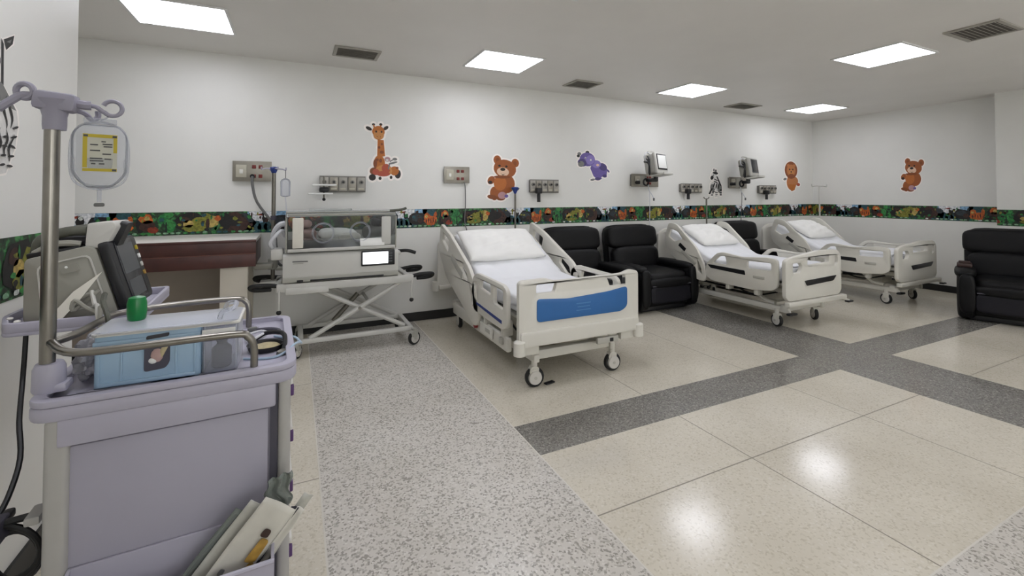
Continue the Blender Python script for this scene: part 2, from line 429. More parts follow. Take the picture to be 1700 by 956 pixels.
def border(name, length, u0, z0, hgt, mtx, seed, flip=1):
    """mtx maps (u, v, out) on to the wall"""
    q = random.Random(seed); m = MB(); k = hgt/.21
    m.box((length/2, hgt/2, .0015), (length, hgt, .003), JUNGLE)
    def poly(pts, c, lay):
        pts = [(min(max(a, 0), length), min(max(b, .001), hgt-.001)) for a, b in pts]
        if max(p[0] for p in pts)-min(p[0] for p in pts) < .004: return
        i = m.mi(c)
        try:
            f = m.bm.faces.new([m.bm.verts.new((a, b, .003+lay*.00035)) for a, b in pts]); f.material_index = i
            f.normal_update()
            if f.normal.z < 0: f.normal_flip()
        except ValueError: pass
    def blob(u, v, a, b, c, lay, n=12, jag=.18):
        poly([(u+a*cos(2*pi*i/n)*(1+q.uniform(-jag, jag)), v*k+b*k*sin(2*pi*i/n)*(1+q.uniform(-jag, jag))) for i in range(n)], c, lay)
    n0 = int(math.floor((u0)/PER))-1; n1 = int((u0+length)/PER)+2
    for n in range(n0, n1):
        o = n*PER-u0
        def B(u, *a, **kw): blob(o+u, *a, **kw)
        # sky behind the toucan stretch and left of the tiger
        poly([(o+1.02, .06*k), (o+1.3, .06*k), (o+1.3, hgt), (o+1.02, hgt)], B_SK, 1)
        poly([(o+1.06, .11*k), (o+1.26, .11*k), (o+1.27, hgt), (o+1.03, hgt)], B_LS, 2)
        poly([(o+1.3, .12*k), (o+1.38, .12*k), (o+1.42, hgt), (o+1.3, hgt)], B_SK, 2)
        poly([(o-.02, .1*k), (o+.13, .1*k), (o+.13, hgt), (o-.02, hgt)], B_TE, 2)
        for i in range(5): B(1.04+i*.055, .055, .045, .05+.012*(i % 2), B_TE, 3)
        B(1.0, .1, .09, .09, B_SL, 3); B(.92, .1, .1, .1, B_BR, 4); B(.9, .12, .06, .05, B_BK, 5)
        B(1.30, .1, .1, .075, B_BK, 4); B(1.29, .11, .06, .04, B_SL, 5); B(1.33, .08, .03, .03, B_BR, 6)
        # toucan
        B(1.17, .14, .028, .045, B_BK, 5); B(1.175, .165, .016, .018, B_WH, 6); poly([(o+1.15, .165*k), (o+1.16, .19*k), (o+1.09, .175*k)], B_RD, 6)
        # tiger
        B(.07, .075, .075, .055, B_OR, 6); B(.03, .12, .035, .045, B_OR, 7); B(.02, .125, .016, .02, B_YE, 8); B(.125, .12, .02, .06, B_OR, 7)
        for i in range(5): B(.02+i*.027, .07+.012*(i % 2), .006, .03, B_BR, 9, n=6)
        # monkey
        B(.24, .15, .05, .045, B_OR, 6); B(.245, .155, .02, .02, B_YE, 8); B(.25, .09, .06, .05, B_BR, 6); B(.29, .05, .04, .03, B_RD, 7); B(.2, .1, .03, .08, B_BK, 5)
        # tree
        for i in range(9): B(.33+q.uniform(0, .1), .05+i*.017, .035, .03, B_G if i % 2 else B_G2, 6+i % 3)
        poly([(o+.375, 0), (o+.395, 0), (o+.39, .12*k), (o+.38, .12*k)], B_D, 9)
        # lion in the dark thicket
        B(.56, .11, .12, .09, B_BK, 5); B(.52, .14, .035, .03, B_BR, 7); B(.55, .1, .04, .035, B_YE, 7); B(.64, .11, .07, .06, B_OL, 6); B(.69, .15, .04, .045, B_OL, 7); B(.74, .12, .045, .06, B_YE, 6)
        B(.70, .1, .016, .05, B_BR, 8); B(.60, .06, .09, .035, B_OL, 7); B(.78, .15, .025, .025, B_OR, 7); B(.84, .12, .05, .08, B_BK, 6)
        for i in range(46):
            B(q.uniform(.14, 1.36), q.uniform(.04, .19), q.uniform(.006, .02), q.uniform(.008, .024), q.choice((B_G, B_G2, B_D, B_BK, B_OL, B_BR, B_TE)), 9, n=7, jag=.4)
        # flowers and grass along the foot
        for i in range(26):
            uu = i*PER/26+q.uniform(-.01, .01)
            B(uu, .02, .02, .010, q.choice((B_WH, B_GR, B_G2, B_GR, B_TE)), 10, n=8)
    o = m.obj(name, sharp=5); o.matrix_world = mtx
    return struct(o)
border('trim_1', XR-XL, XL+1.44+PER*3, 1.04, .21, frame((XL, YB, 1.04), (1, 0, 0), (0, 0, 1), (0, -1, 0)), 1)
border('trim_2', YB-2.56, .62, 1.04, .21, frame((XR, YB, 1.04), (0, -1, 0), (0, 0, 1), (-1, 0, 0)), 2)
border('trim_3', 2.56-YF, .3, 1.012, .208, frame((8.3, 2.56, 1.012), (0, -1, 0), (0, 0, 1), (-1, 0, 0)), 3)
border('trim_4', YL-YF, .24, 1.035, .22, frame((XW, YF, 1.035), (0, 1, 0), (0, 0, 1), (1, 0, 0)), 4)

# ---- ceiling lights and vents
def light(x, y, label, group=None):
    t = thing('ceiling_light', label, 'ceiling light', (x, y, H-.012), 0, 'square light panels in the ceiling')
    f = MB()
    for sx, sy, lx, ly in ((0, .285, .66, .02), (0, -.285, .66, .02), (.32, 0, .02, .55), (-.32, 0, .02, .55)):
        f.box((sx, sy, .006), (lx, ly, .012), FRAMEW, .002)
    f.obj('frame', t)
    MB().box((0, 0, .007), (.62, .55, .008), EMIT).obj('diffuser', t)
    return t
light(-.79, 4.09, 'large bright ceiling light above the counter and the drip bag')
light(1.88, 4.11, 'square ceiling light above the teddy bear sticker and first bed')
light(4.58, 4.18, 'square ceiling light above the second bed from the incubator')
light(7.27, 4.22, 'far square ceiling light near the corner above the last bed')
light(5.10, 2.33, 'square ceiling light out in the room beside the large vent')
for x, y in ((1.41, 2.29), (-.2, 1.5), (2.2, .3), (5.1, .1), (2.2, -1.8), (5.1, -1.8), (7.6, -.6)):  # mostly unseen lamps, added to supply light from outside the view
    light(x, y, 'square ceiling light in the front half of the room, from a set mostly added for fill')
def vent(x, y, w, h, label, big=False):
    t = thing('ceiling_vent', label, 'air vent', (x, y, H-.014), 0, 'ventilation grilles in the ceiling')
    f = MB(); b = .03
    for sx, sy, lx, ly in ((0, h/2-b/2, w, b), (0, -h/2+b/2, w, b), (w/2-b/2, 0, b, h-2*b), (-w/2+b/2, 0, b, h-2*b)):
        f.box((sx, sy, .007), (lx, ly, .014), VENT, .003)
    f.obj('frame', t)
    MB().box((0, 0, .012), (w-.05, h-.05, .004), VENTD).obj('backing', t)
    s = MB(); n = 9
    for i in range(n):
        y0 = -h/2+b+(h-2*b)*(i+.5)/n
        s.box((0, y0, .007), (w-2*b, .016, .002), VENT, 0, (35, 0, 0))
    s.obj('louvers', t)
vent(.51, 4.45, .41, .31, 'grey ceiling vent above the incubator')
vent(3.12, 4.51, .38, .32, 'grey ceiling vent between the lights of the first two beds')
vent(6.06, 4.57, .46, .31, 'small far ceiling vent above the zebra sticker')
vent(5.06, 1.62, .46, .34, 'large ceiling vent over the recliner at the column')

# ================================================================== WALL STICKERS
def sticker(name, label, shapes, mtx, ux, uz, ox, oz, edge=7):
    """flat vinyl cut-out: white backing sheet and printed colours, shapes in drawing units"""
    m = MB(); bk = mat('sticker_white', '#fdf7f1', .4)
    def outl(s, grow):
        if s[0] == 'e':
            _, cx, cy, rx, ry, rot = s[:6]
            return [(cx+(rx+grow)*cos(a)*cos(R(rot))-(ry+grow)*sin(a)*sin(R(rot)), cy+(rx+grow)*cos(a)*sin(R(rot))+(ry+grow)*sin(a)*cos(R(rot))) for a in [2*pi*i/20 for i in range(20)]]
        pts = s[1]
        if not grow: return pts
        cx = sum(p[0] for p in pts)/len(pts); cy = sum(p[1] for p in pts)/len(pts); o = []
        for x, y in pts:
            d = math.hypot(x-cx, y-cy) or 1; o.append((x+(x-cx)/d*grow, y+(y-cy)/d*grow))
        return o
    def face(pts, c, z):
        P = [Vector(((x-ox)*ux, -(y-oz)*uz, z)) for x, y in pts]
        i = m.mi(c)
        for a in tessellate_polygon([P]):
            f = m.bm.faces.new([m.bm.verts.new(P[k]) for k in a]); f.material_index = i; f.normal_update()
            if f.normal.z < 0: f.normal_flip()
    z = .0006
    for i, s in enumerate(shapes): face(outl(s, edge), bk, .0005+i*.00002)
    for i, s in enumerate(shapes): face(outl(s, 0), s[-1], .0015+i*.00012)
    # the sheet's own thickness
    o = m.obj(name, sharp=5, solid=0); o.matrix_world = mtx
    return tag(o, label, 'wall sticker', 'animal stickers on the walls')
def sc(n, c): return mat('print_'+n, c, .5, noise=.06, nscale=60)
P_O = sc('ginger', '#b96a24'); P_O2 = sc('tan', '#c98848'); P_B = sc('brown', '#84461c'); P_BB = sc('bear_brown', '#9c5524'); P_BL = sc('bear_belly', '#b9692b'); P_D = sc('dark', '#231811')
P_C = sc('cream', '#e3c0a5'); P_R = sc('red', '#b45138'); P_P = sc('purple', '#6b5b9e'); P_P2 = sc('purple_light', '#8a7bbd'); P_P3 = sc('purple_dark', '#4c4275'); P_G = sc('grey', '#7a7a78'); P_K = sc('black', '#1c1c1d'); P_W = sc('white', '#dedcd8')
P_PK = sc('pink', '#b98f92'); P_M = sc('mane', '#8a4a22'); P_L = sc('lion', '#bd7743')
e = lambda cx, cy, rx, ry, c, rot=0: ('e', cx, cy, rx, ry, rot, c)
p = lambda pts, c: ('p', pts, c)
BW = lambda x, z: frame((x, YB, z), (1, 0, 0), (0, 0, 1), (0, -1, 0))
gir = [p([(245, 330), (325, 330), (345, 540), (240, 560)], P_O), e(270, 640, 75, 110, P_O), e(215, 640, 25, 55, P_B), e(205, 740, 60, 50, P_B), e(180, 820, 45, 42, P_D), e(515, 770, 42, 60, P_D), e(470, 730, 60, 60, P_O),
       e(330, 730, 110, 75, P_O2), e(360, 700, 60, 60, P_R), e(320, 770, 90, 35, P_R), e(280, 830, 20, 22, P_D), e(425, 815, 18, 22, P_D), e(225, 750, 45, 40, P_R),
       e(375, 580, 40, 32, P_PK), e(372, 590, 18, 14, P_W), e(475, 575, 32, 18, P_G), e(450, 625, 62, 13, P_G, -15), p([(395, 640), (412, 640), (400, 710), (380, 710)], P_G), p([(405, 600), (460, 570), (464, 582), (408, 618)], P_G),
       e(130, 190, 42, 22, P_D, 25), e(352, 172, 40, 22, P_D, -35), e(190, 135, 20, 16, P_D), e(285, 130, 20, 18, P_D), p([(180, 140), (200, 140), (215, 190), (195, 190)], P_O), p([(275, 140), (295, 140), (285, 190), (265, 190)], P_O),
       e(255, 225, 82, 75, P_O), e(258, 270, 70, 62, P_O2), e(225, 225, 12, 14, P_D), e(295, 225, 12, 14, P_D), e(240, 290, 6, 5, P_B), e(280, 290, 6, 5, P_B), p([(225, 312), (258, 326), (292, 312), (258, 332)], P_B),
       e(300, 490, 28, 22, P_B), e(265, 430, 16, 18, P_B), e(300, 385, 14, 14, P_B), e(240, 590, 20, 18, P_B), e(285, 600, 18, 26, P_B), e(505, 690, 20, 14, P_B), e(415, 700, 16, 24, P_O2)]
sticker('giraffe_sticker', 'giraffe sticker on the wall above the incubator', gir, BW(.86, 1.885), .00081, .00084, 320, 480, 26)
bear = [e(1065, 365, 27, 32, P_BB), e(1195, 385, 28, 32, P_BB), e(1068, 368, 14, 17, P_B), e(1192, 388, 14, 17, P_B), e(1130, 540, 62, 70, P_BB), e(1022, 515, 24, 32, P_BB, 30), e(1150, 535, 24, 62, P_BB, -6), e(1015, 530, 14, 12, P_D),
        e(1045, 610, 32, 50, P_BB), e(1100, 605, 32, 50, P_BB), e(1030, 637, 36, 16, P_B, 10), e(1090, 645, 32, 17, P_B), e(1100, 625, 30, 26, P_PK), e(1130, 630, 14, 12, P_P), e(1085, 535, 46, 55, P_BL),
        e(1120, 430, 82, 68, P_BB, 12), e(1105, 452, 44, 32, P_C, 8), e(1104, 434, 18, 12, P_D), e(1080, 408, 9, 8, P_D), e(1130, 412, 9, 8, P_D), p([(1085, 462), (1105, 472), (1125, 464), (1105, 478)], P_D), e(1100, 490, 60, 12, P_B)]
sticker('bear_sticker', 'brown teddy bear sticker between the wall outlet and gas panel', bear, BW(2.30, 1.615), .00188, .00168, 1105, 500, 11)
o = sticker('bear_sticker', 'brown teddy bear sticker alone on the end wall', bear, frame((XR, 3.56, 1.72), (0, -1, 0), (0, 0, 1), (-1, 0, 0)), .00128, .00158, 1105, 500, 11)
hip = [e(960, 375, 10, 22, P_P3, -35), p([(765, 350), (800, 440), (850, 480), (890, 470), (880, 440), (940, 450), (950, 350), (880, 290), (800, 250)], P_P), e(860, 370, 85, 75, P_P, 40), e(900, 330, 50, 40, P_P3, 40), e(830, 300, 50, 45, P_P2), e(845, 310, 16, 14, P_C), e(790, 480, 26, 12, P_G, -12), e(845, 470, 32, 18, P_P3),
       e(920, 435, 24, 18, P_P3), e(735, 168, 20, 16, P_K), e(650, 190, 20, 18, P_G), e(640, 215, 16, 16, P_K), e(735, 250, 82, 78, P_P, 20), e(765, 255, 48, 55, P_P2, 20), e(680, 290, 48, 42, P_P3, 30), e(668, 305, 32, 34, P_G, 20), e(715, 235, 9, 11, P_W), e(716, 237, 5, 6, P_K), e(770, 255, 9, 11, P_W), e(655, 285, 6, 5, P_K)]
sticker('hippo_sticker', 'purple hippo sticker tilted on the wall', hip, BW(3.66, 1.81), .00155, .00119, 800, 320, 12)
zeb = [p([(950, 300), (985, 300), (1000, 400), (960, 400)], P_W), e(985, 440, 70, 50, P_W, 15), e(1030, 470, 30, 55, P_G), e(940, 460, 24, 40, P_G), p([(925, 470), (950, 470), (915, 540), (895, 535)], P_K), p([(950, 470), (975, 475), (945, 560), (920, 555)], P_G), p([(980, 480), (1005, 480), (1000, 570), (970, 575)], P_W),
       p([(1030, 480), (1055, 480), (1055, 555), (1030, 555)], P_K), p([(985, 320), (1005, 330), (1055, 440), (1035, 440)], P_K), e(965, 310, 36, 34, P_W), e(980, 290, 32, 16, P_K, 10), e(938, 345, 18, 26, P_K, 20), e(962, 255, 10, 18, P_G), e(985, 262, 9, 16, P_K), e(955, 315, 5, 6, P_K),
       e(985, 370, 26, 6, P_K, 25), e(980, 395, 26, 6, P_K, 20), e(960, 430, 8, 30, P_K, 20), e(990, 440, 8, 36, P_K, 15), e(1015, 445, 8, 36, P_K, 5), e(960, 510, 20, 5, P_K), e(935, 535, 18, 5, P_W), e(990, 520, 20, 5, P_K), e(990, 545, 18, 5, P_K), e(1043, 510, 14, 4, P_W), e(1043, 535, 14, 4, P_W)]
sticker('zebra_sticker', 'small zebra sticker between two gas panels', zeb, BW(6.02, 1.60), .00186, .00135, 980, 410, 10)
lio = [e(1325, 375, 34, 34, P_L, -30), e(1305, 385, 40, 58, P_L), p([(1275, 400), (1340, 400), (1330, 440), (1305, 450), (1285, 430)], P_O), e(1252, 362, 14, 9, P_G, -20), e(1360, 400, 14, 12, P_R),
       e(1302, 295, 52, 64, P_M), e(1302, 298, 36, 44, P_L), e(1303, 315, 20, 20, P_O2), e(1290, 290, 5, 6, P_D), e(1316, 290, 5, 6, P_D), e(1303, 308, 7, 5, P_D), e(1280, 262, 12, 11, P_L), e(1326, 262, 12, 11, P_L), e(1303, 335, 22, 14, P_M)]
sticker('lion_sticker', 'lion sticker with brown mane near the room corner', lio, BW(7.95, 1.735), .00345, .00242, 1308, 345, 7)
bz = random.Random(3)
def zp(px, py): return (4*px-5, -447+3.26*(py-45))
zb = [p([zp(*v) for v in ((-75, 40), (-30, 30), (-2, 60), (2, 100), (4, 140), (15, 158), (27, 175), (30, 200), (26, 240), (12, 286), (0, 290), (-20, 262), (-45, 290), (-75, 290), (-85, 180), (-60, 130))], P_W),
      p([zp(*v) for v in ((4, 62), (20, 46), (18, 62), (8, 78))], P_K), p([zp(*v) for v in ((8, 64), (16, 55), (14, 63))], P_G), p([zp(*v) for v in ((0, 62), (4, 70), (5, 140), (1, 140))], P_K),
      p([zp(*v) for v in ((-8, 130), (4, 138), (16, 158), (26, 176), (8, 172), (-10, 160))], P_G)]
def wavy(px, py, dx, L_, w_, ph):
    n = 8; A = [(px+dx*i/n+2.2*sin(ph+i*.9), py+L_*i/n) for i in range(n+1)]
    return p([zp(x-w_*(1-abs(2*i/n-1))-.4, y) for i, (x, y) in enumerate(A)]+[zp(x+w_*(1-abs(2*i/n-1))+.4, y) for i, (x, y) in reversed(list(enumerate(A)))], P_K)
for i in range(10): zb.append(wavy(-70+i*9.6, 150+bz.uniform(-8, 14), bz.uniform(-6, 4), 55, 1.7, i))
for i in range(9): zb.append(wavy(-55+i*9.4, 212+bz.uniform(-6, 8), bz.uniform(-8, -2), 48, 1.6, i*1.7))
for i in range(5): zb.append(wavy(-60+i*12, 60, 8, 50, 2, i*2.1))
for i in range(5): zb.append(e(*zp(24-i*2.2, 206+i*17), 20, 7, P_K, bz.uniform(-35, 25)))
for i in range(4): zb.append(e(*zp(8-i*1.5, 225+i*16), 18, 7, P_K, bz.uniform(-35, 25)))
sticker('zebra_sticker', 'large zebra sticker on the near wall behind the drip stand', zb, frame((XW, 2.105, 1.72), (0, 1, 0), (0, 0, 1), (1, 0, 0)), .00095, .00062, 0, -50, 12)
# ================================================================== HOSPITAL BEDS
def caster(root, x, y, r=.07, rz=0, disc=True, h=.2, fork=BEDM):
    """swivel caster: fork part with wheel as its sub-part"""
    M_ = Matrix.Translation((x, y, 0)) @ Matrix.Rotation(R(rz), 4, 'Z')
    f = MB()
    f.cyl(M_ @ Vector((0, 0, r*1.7)), M_ @ Vector((0, 0, h)), .022, fork)
    b = bmesh.new(); b.free()
    g = MB()
    f.plate(roundpoly([(-.03, r*1.15), (.028, r*1.15+.03), (.028, r*2.05), (-.028, r*2.15), (-.045, r*1.6)], .012), fork, .05, M_ @ frame((0, 0, 0), (1, 0, 0), (0, 0, 1), (0, -1, 0)))
    for s in (-.026, .026):
        f.plate(roundpoly([(-.012, r*.8), (.012, r*.8), (.026, r*1.9), (-.026, r*1.9)], .01), fork, .006, M_ @ frame((0, s, 0), (1, 0, 0), (0, 0, 1), (0, -1, 0)))
    fo = f.obj('caster', root)
    rot = M_ @ frame((0, 0, r), (1, 0, 0), (0, 0, 1), (0, -1, 0))
    g.lathe([(r*.5, -.017), (r*.93, -.017), (r, -.010), (r, .010), (r*.93, .017), (r*.5, .017)], RUB, rot, 28)
    g.lathe([(r*.1, -.034 if disc else -.02), (r*.66, -.033 if disc else -.02), (r*.72, -.018), (r*.72, .018), (r*.66, .033 if disc else .02), (r*.1, .034 if disc else .02)], HUB, rot, 24)
    g.lathe([(.012, -.036), (.012, .036)], BEDG, rot, 12)
    g.obj('wheel', fo)
    return fo
def tilt(y0, z0, a):
    """matrix from (x, s along slope, n off slope) to bed space"""
    return frame((0, y0, z0), (1, 0, 0), (0, cos(a), sin(a)), (0, -sin(a), cos(a)))
def mat_path(s, ang, y0=.07, yb=.98, z=.57, total=1.98):
    """centre line of the mattress: flat then raised; returns y, z, slope"""
    L1 = yb-y0
    if s < L1-.08: return y0+s, z, 0
    if s > L1+.08:
        d = s-L1; return yb+d*cos(ang), z+d*sin(ang), ang
    t = (s-L1+.08)/.16; a = ang*t
    p0 = Vector((yb-.08, z)); p1 = Vector((yb, z)); p2 = Vector((yb+.08*cos(ang), z+.08*sin(ang)))
    q = p0*(1-t)**2+p1*2*t*(1-t)+p2*t*t
    return q.x, q.y, a
def slab_along(m, ang, w, th, mt_, total, off=0, n=48, y0=.07, ns=None):
    """rounded slab following the mattress path"""
    prof = rrect(w, th, min(.045, th*.4), 4)
    rings = []
    for i in range(n+1):
        s = total*i/n
        y, z, a = mat_path(s, ang, y0); k = 1.
        if i in (0, n): k = .9
        rings.append([m.bm.verts.new((px*(.985 if k < 1 else 1), y-(pz*k+off)*sin(a), z+(pz*k+off)*cos(a))) for px, pz in prof])
    ii = m.mi(mt_); N = len(prof)
    for A, B in zip(rings, rings[1:]):
        for k in range(N):
            f = m.bm.faces.new((A[k], A[(k+1) % N], B[(k+1) % N], B[k])); f.material_index = ii
    for A in (rings[0], rings[-1]):
        f = m.bm.faces.new(A); f.material_index = ii
    return m

def make_bed(kind, loc, label, sheet_label, pillow_label, hw=.535, ang=R(26), LEN=2.07, tot=1.74):
    root = thing('hospital_bed', label, 'hospital bed', loc, 0, 'hospital beds along the long wall')
    blue = kind == 'blue'
    # chassis: two long rails, cross beams and the lift columns
    c = MB()
    zc = .205 if blue else .19
    for s in (-1, 1):
        c.box((s*(hw-.19), LEN/2, zc), (.05, LEN-.17, .06), BEDM, .012)
        if blue: c.box((s*(hw-.06), .93, .265), (.045, 1.3, .11), BEDM, .015)
    for y in (.14, LEN-.15):
        c.box((0, y, zc+.02), (2*(hw-.16), .07, .07), BEDM, .014)
    c.obj('chassis', root)
    d = MB()
    for s in (-1, 1):
        d.box((s*.34, LEN/2-.02, .40), (.04, LEN-.2, .05), BEDG, .008)
    for y in (.2, .7, 1.2, LEN-.3): d.box((0, y, .39), (.68, .04, .04), BEDG, .006)
    for y in (.42, 1.45):
        d.box((0, y, .31), (.26, .16, .16), BEDP, .02)
        d.box((0, y, .225), (.18, .12, .05), BEDG, .01)
    d.tube([(.2, .35, .36), (.05, .6, .30), (-.1, .9, .27), (-.2, 1.3, .30)], .012, CABLE)
    d.tube([(-.25, .25, .35), (-.28, .5, .28), (-.25, .8, .33)], .009, CABLE)
    d.obj('lift_frame', root)
    for y in (.42, 1.45):
        for s in (-1, 1):
            m = MB(); m.tube([(s*.3, y-.18, .24), (s*.3, y-.04, .26), (s*.3, y+.06, .36), (s*.3, y+.16, .385)], .022, BEDM); m.obj('lift_arm', root)
    # deck with the raised back section
    k = MB()
    k.box((0, .53, .475), (.84, .92, .03), BEDG, .008)
    lb = tot-.93
    k.box((0, .98+lb/2*cos(ang), .475+lb/2*sin(ang)), (.84, lb, .03), BEDG, .008, (math.degrees(ang), 0, 0))
    k.box((0, 1.3, .43), (.1, .4, .03), BEDG, .006, (22, 0, 0))
    k.obj('deck', root)
    slab_along(MB(), ang, .86, .13, SHEET, tot).obj('mattress', root, recalc=True)
    # footboard
    if blue:
        out = roundpoly([(-hw, .36), (-hw+.02, .33), (hw-.02, .33), (hw, .36), (hw, .80), (hw-.08, .815), (hw-.16, .79), (-hw+.30, .78), (-hw+.22, .805), (-hw+.02, .80), (-hw, .78)], .03, 4)
        h1 = roundpoly([(-hw+.14, .70), (-hw+.29, .70), (-hw+.31, .765), (-hw+.14, .765)], .015)
        h2 = roundpoly([(hw-.28, .70), (hw-.13, .70), (hw-.13, .775), (hw-.31, .772)], .015)
        fb = MB().plate(out, BEDP, .045, XZ(.0225), [h1, h2], .008)
        fb.plate(roundpoly([(-hw+.01, .335), (hw-.01, .335), (hw-.01, .44), (-hw+.01, .44)], .02), BEDP, .02, XZ(-.005), bev=.004)
        fo = fb.obj('footboard', root)
        MB().plate(roundpoly([(-hw+.14, .50), (hw-.18, .50), (hw-.12, .535), (hw-.12, .69), (hw-.30, .665), (-hw+.40, .645), (-hw+.14, .665)], .03, 4), BLUE, .01, XZ(-.004), bev=.003).obj('blue_panel', fo, label='blue printed panel')
        q = MB()
        q.plate(rrect(.13, .008, .003, 2, -.0, .60), mat('panel_print', '#4a82b8', .45), .002, XZ(-.0095))
        q.plate(rrect(.11, .006, .002, 2, -.0, .575), mat('panel_print', '#4a82b8', .45), .002, XZ(-.0095))
        q.plate(rrect(.13, .006, .002, 2, -.0, .55), mat('panel_print', '#4a82b8', .45), .002, XZ(-.0095))
        q.obj('print', fo)
        MB().box((hw-.155, -.003, .735), (.035, .008, .05), BLACK, .004).obj('bed_control', fo, label='small black control')
        u = MB(); u.box((hw-.30, .015, .29), (.2, .03, .05), BEDG, .008); u.box((hw-.27, -.002, .29), (.03, .006, .025), BLACK); u.obj('control_unit', fo)
    else:
        out = roundpoly([(-hw, .36), (-hw+.05, .315), (hw-.05, .315), (hw, .36), (hw, .74), (hw-.06, .805), (.1, .815), (-hw+.10, .765), (-hw, .735)], .045, 4)
        h1 = roundpoly([(-hw+.12, .60), (-hw+.24, .60), (-hw+.28, .66), (-hw+.25, .70), (-hw+.12, .70)], .015)
        h2 = roundpoly([(-.12, .665), (.26, .68), (.26, .755), (-.12, .745)], .02)
        h3 = roundpoly([(hw-.13, .63), (hw-.06, .66), (hw-.06, .74), (hw-.10, .75)], .012)
        fo = MB().plate(out, BEDP, .045, XZ(.0225), [h1, h2, h3], .008).obj('footboard', root)
        MB().plate(roundpoly([(-.14, .455), (.32, .475), (.38, .53), (-.18, .51)], .012), BLACK, .01, XZ(-.003), bev=.002).obj('grip_strip', fo, label='black grip strip')
        MB().box((.03, .0, .285), (2*hw+.04, .06, .05), BEDM, .012).obj('foot_bar', root)
        p_ = MB(); p_.tube([(hw+.0, .02, .27), (hw+.06, -.01, .25), (hw+.10, -.02, .235)], .012, BEDM); p_.box((hw+.10, -.02, .228), (.09, .05, .02), BLACK, .008); p_.obj('brake_pedal', root)
        p_ = MB(); p_.box((-.3, .06, .16), (.12, .05, .025), BLACK, .008); p_.cyl((-.3, .08, .17), (-.3, .1, .21), .012, BEDM); p_.obj('brake_pedal', root)
    # headboard
    hb = MB().plate(roundpoly([(-hw+.02, .36), (hw-.02, .36), (hw-.02, .88), (hw-.15, .95), (-hw+.15, .95), (-hw+.02, .88)], .05, 4), BEDP, .04, XZ(LEN), [roundpoly([(-.2, .82), (.2, .82), (.2, .89), (-.2, .89)], .02)], .008).obj('headboard', root)
    m = MB()
    for s in (-.3, .3): m.box((s, LEN-.05, .39), (.04, .1, .05), BEDG, .006)
    m.obj('headboard_bracket', root)
    # side rails
    for s in (-1, 1):
        x = s*(hw-.02); xo = x+s*.02
        if blue:
            o1 = roundpoly([(.21, .42), (.21, .69), (.28, .725), (.82, .735), (.92, .69), (.95, .55), (.93, .43), (.86, .395), (.30, .385)], .04, 4)
            hs = [roundpoly([(.28, .54), (.46, .55), (.46, .685), (.28, .68)], .02), roundpoly([(.52, .60), (.76, .62), (.74, .69), (.52, .69)], .02), roundpoly([(.81, .50), (.88, .52), (.88, .65), (.81, .66)], .02)]
        else:
            o1 = roundpoly([(.09, .45), (.09, .735), (.20, .745), (.50, .715), (.76, .74), (.84, .72), (.99, .58), (1.01, .44), (.92, .385), (.4, .37), (.16, .40)], .04, 4)
            hs = [roundpoly([(.16, .61), (.44, .60), (.44, .68), (.16, .69)], .02), roundpoly([(.70, .60), (.90, .60), (.80, .69), (.72, .70)], .02)]
        ro = MB().plate(o1, BEDP, .035, YZ(x), hs, .007).obj('side_rail', root)
        if blue:
            MB().plate([(.30, .43), (.82, .465), (.82, .485), (.30, .455)], NAVY, .004, YZ(x+s*.0185)).obj('stripe', ro, label='blue stripe')
        else:
            MB().plate(roundpoly([(.46, .52), (.92, .535), (.97, .575), (.47, .57)], .01), BLACK, .006, YZ(x+s*.018)).obj('grip_strip', ro, label='black grip strip')
            MB().box((x+s*.022, .30, .52), (.01, .13, .03), BEDG, .005).obj('latch', ro)
        for y in (.36, .72): MB().box((s*(hw-.075), y, .375), (.09, .05, .12), BEDM, .012).obj('rail_bracket', ro)
        # head half, raised with the backrest
        if blue:
            o2 = roundpoly([(1.90, 1.105), (1.60, 1.01), (1.03, .755), (.86, .60), (.785, .42), (.80, .29), (.90, .26), (1.70, .56), (1.97, .80)], .05, 4)
            hs2 = [roundpoly([(1.82, 1.02), (1.60, .94), (1.64, .82), (1.84, .92)], .02), roundpoly([(1.24, .78), (1.08, .70), (1.05, .62), (1.14, .63), (1.27, .72)], .015), roundpoly([(1.02, .62), (.93, .52), (.90, .40), (.97, .45)], .012)]
        else:
            o2 = roundpoly([(1.60, 1.045), (1.46, 1.03), (1.14, .75), (1.03, .57), (.985, .42), (1.02, .355), (1.14, .36), (1.62, .66), (1.68, .80)], .05, 4)
            hs2 = [roundpoly([(1.56, .965), (1.44, .93), (1.36, .84), (1.50, .80), (1.60, .86)], .02), roundpoly([(1.14, .63), (1.08, .53), (1.05, .43), (1.12, .47)], .012)]
        if blue and s > 0:
            o2 = [(a_-.12, b_) for a_, b_ in o2]; hs2 = [[(a_-.12, b_) for a_, b_ in h_] for h_ in hs2]
        r2 = MB().plate(o2, BEDP, .035, YZ(x), hs2, .007).obj('side_rail', root)
        q = MB()
        if blue:
            q.box((x+s*.02, 1.35, .72), (.008, .34, .07), BEDG, .003, (24, 0, 0))
            q.box((x-s*.02, 1.35, .72), (.008, .34, .07), BEDG, .003, (24, 0, 0))
        else:
            q.box((x+s*.02, 1.36, .74), (.008, .12, .05), BLACK, .003, (35, 0, 0)); q.box((x+s*.02, 1.26, .62), (.008, .26, .05), BEDG, .003, (33, 0, 0))
        q.obj('rail_control', r2)
        MB().box((s*(hw-.075), 1.25, .48), (.09, .06, .08), BEDM, .012).obj('rail_bracket', r2); MB().box((s*(hw-.075), 1.05, .42), (.09, .05, .1), BEDM, .012).obj('rail_bracket', r2)
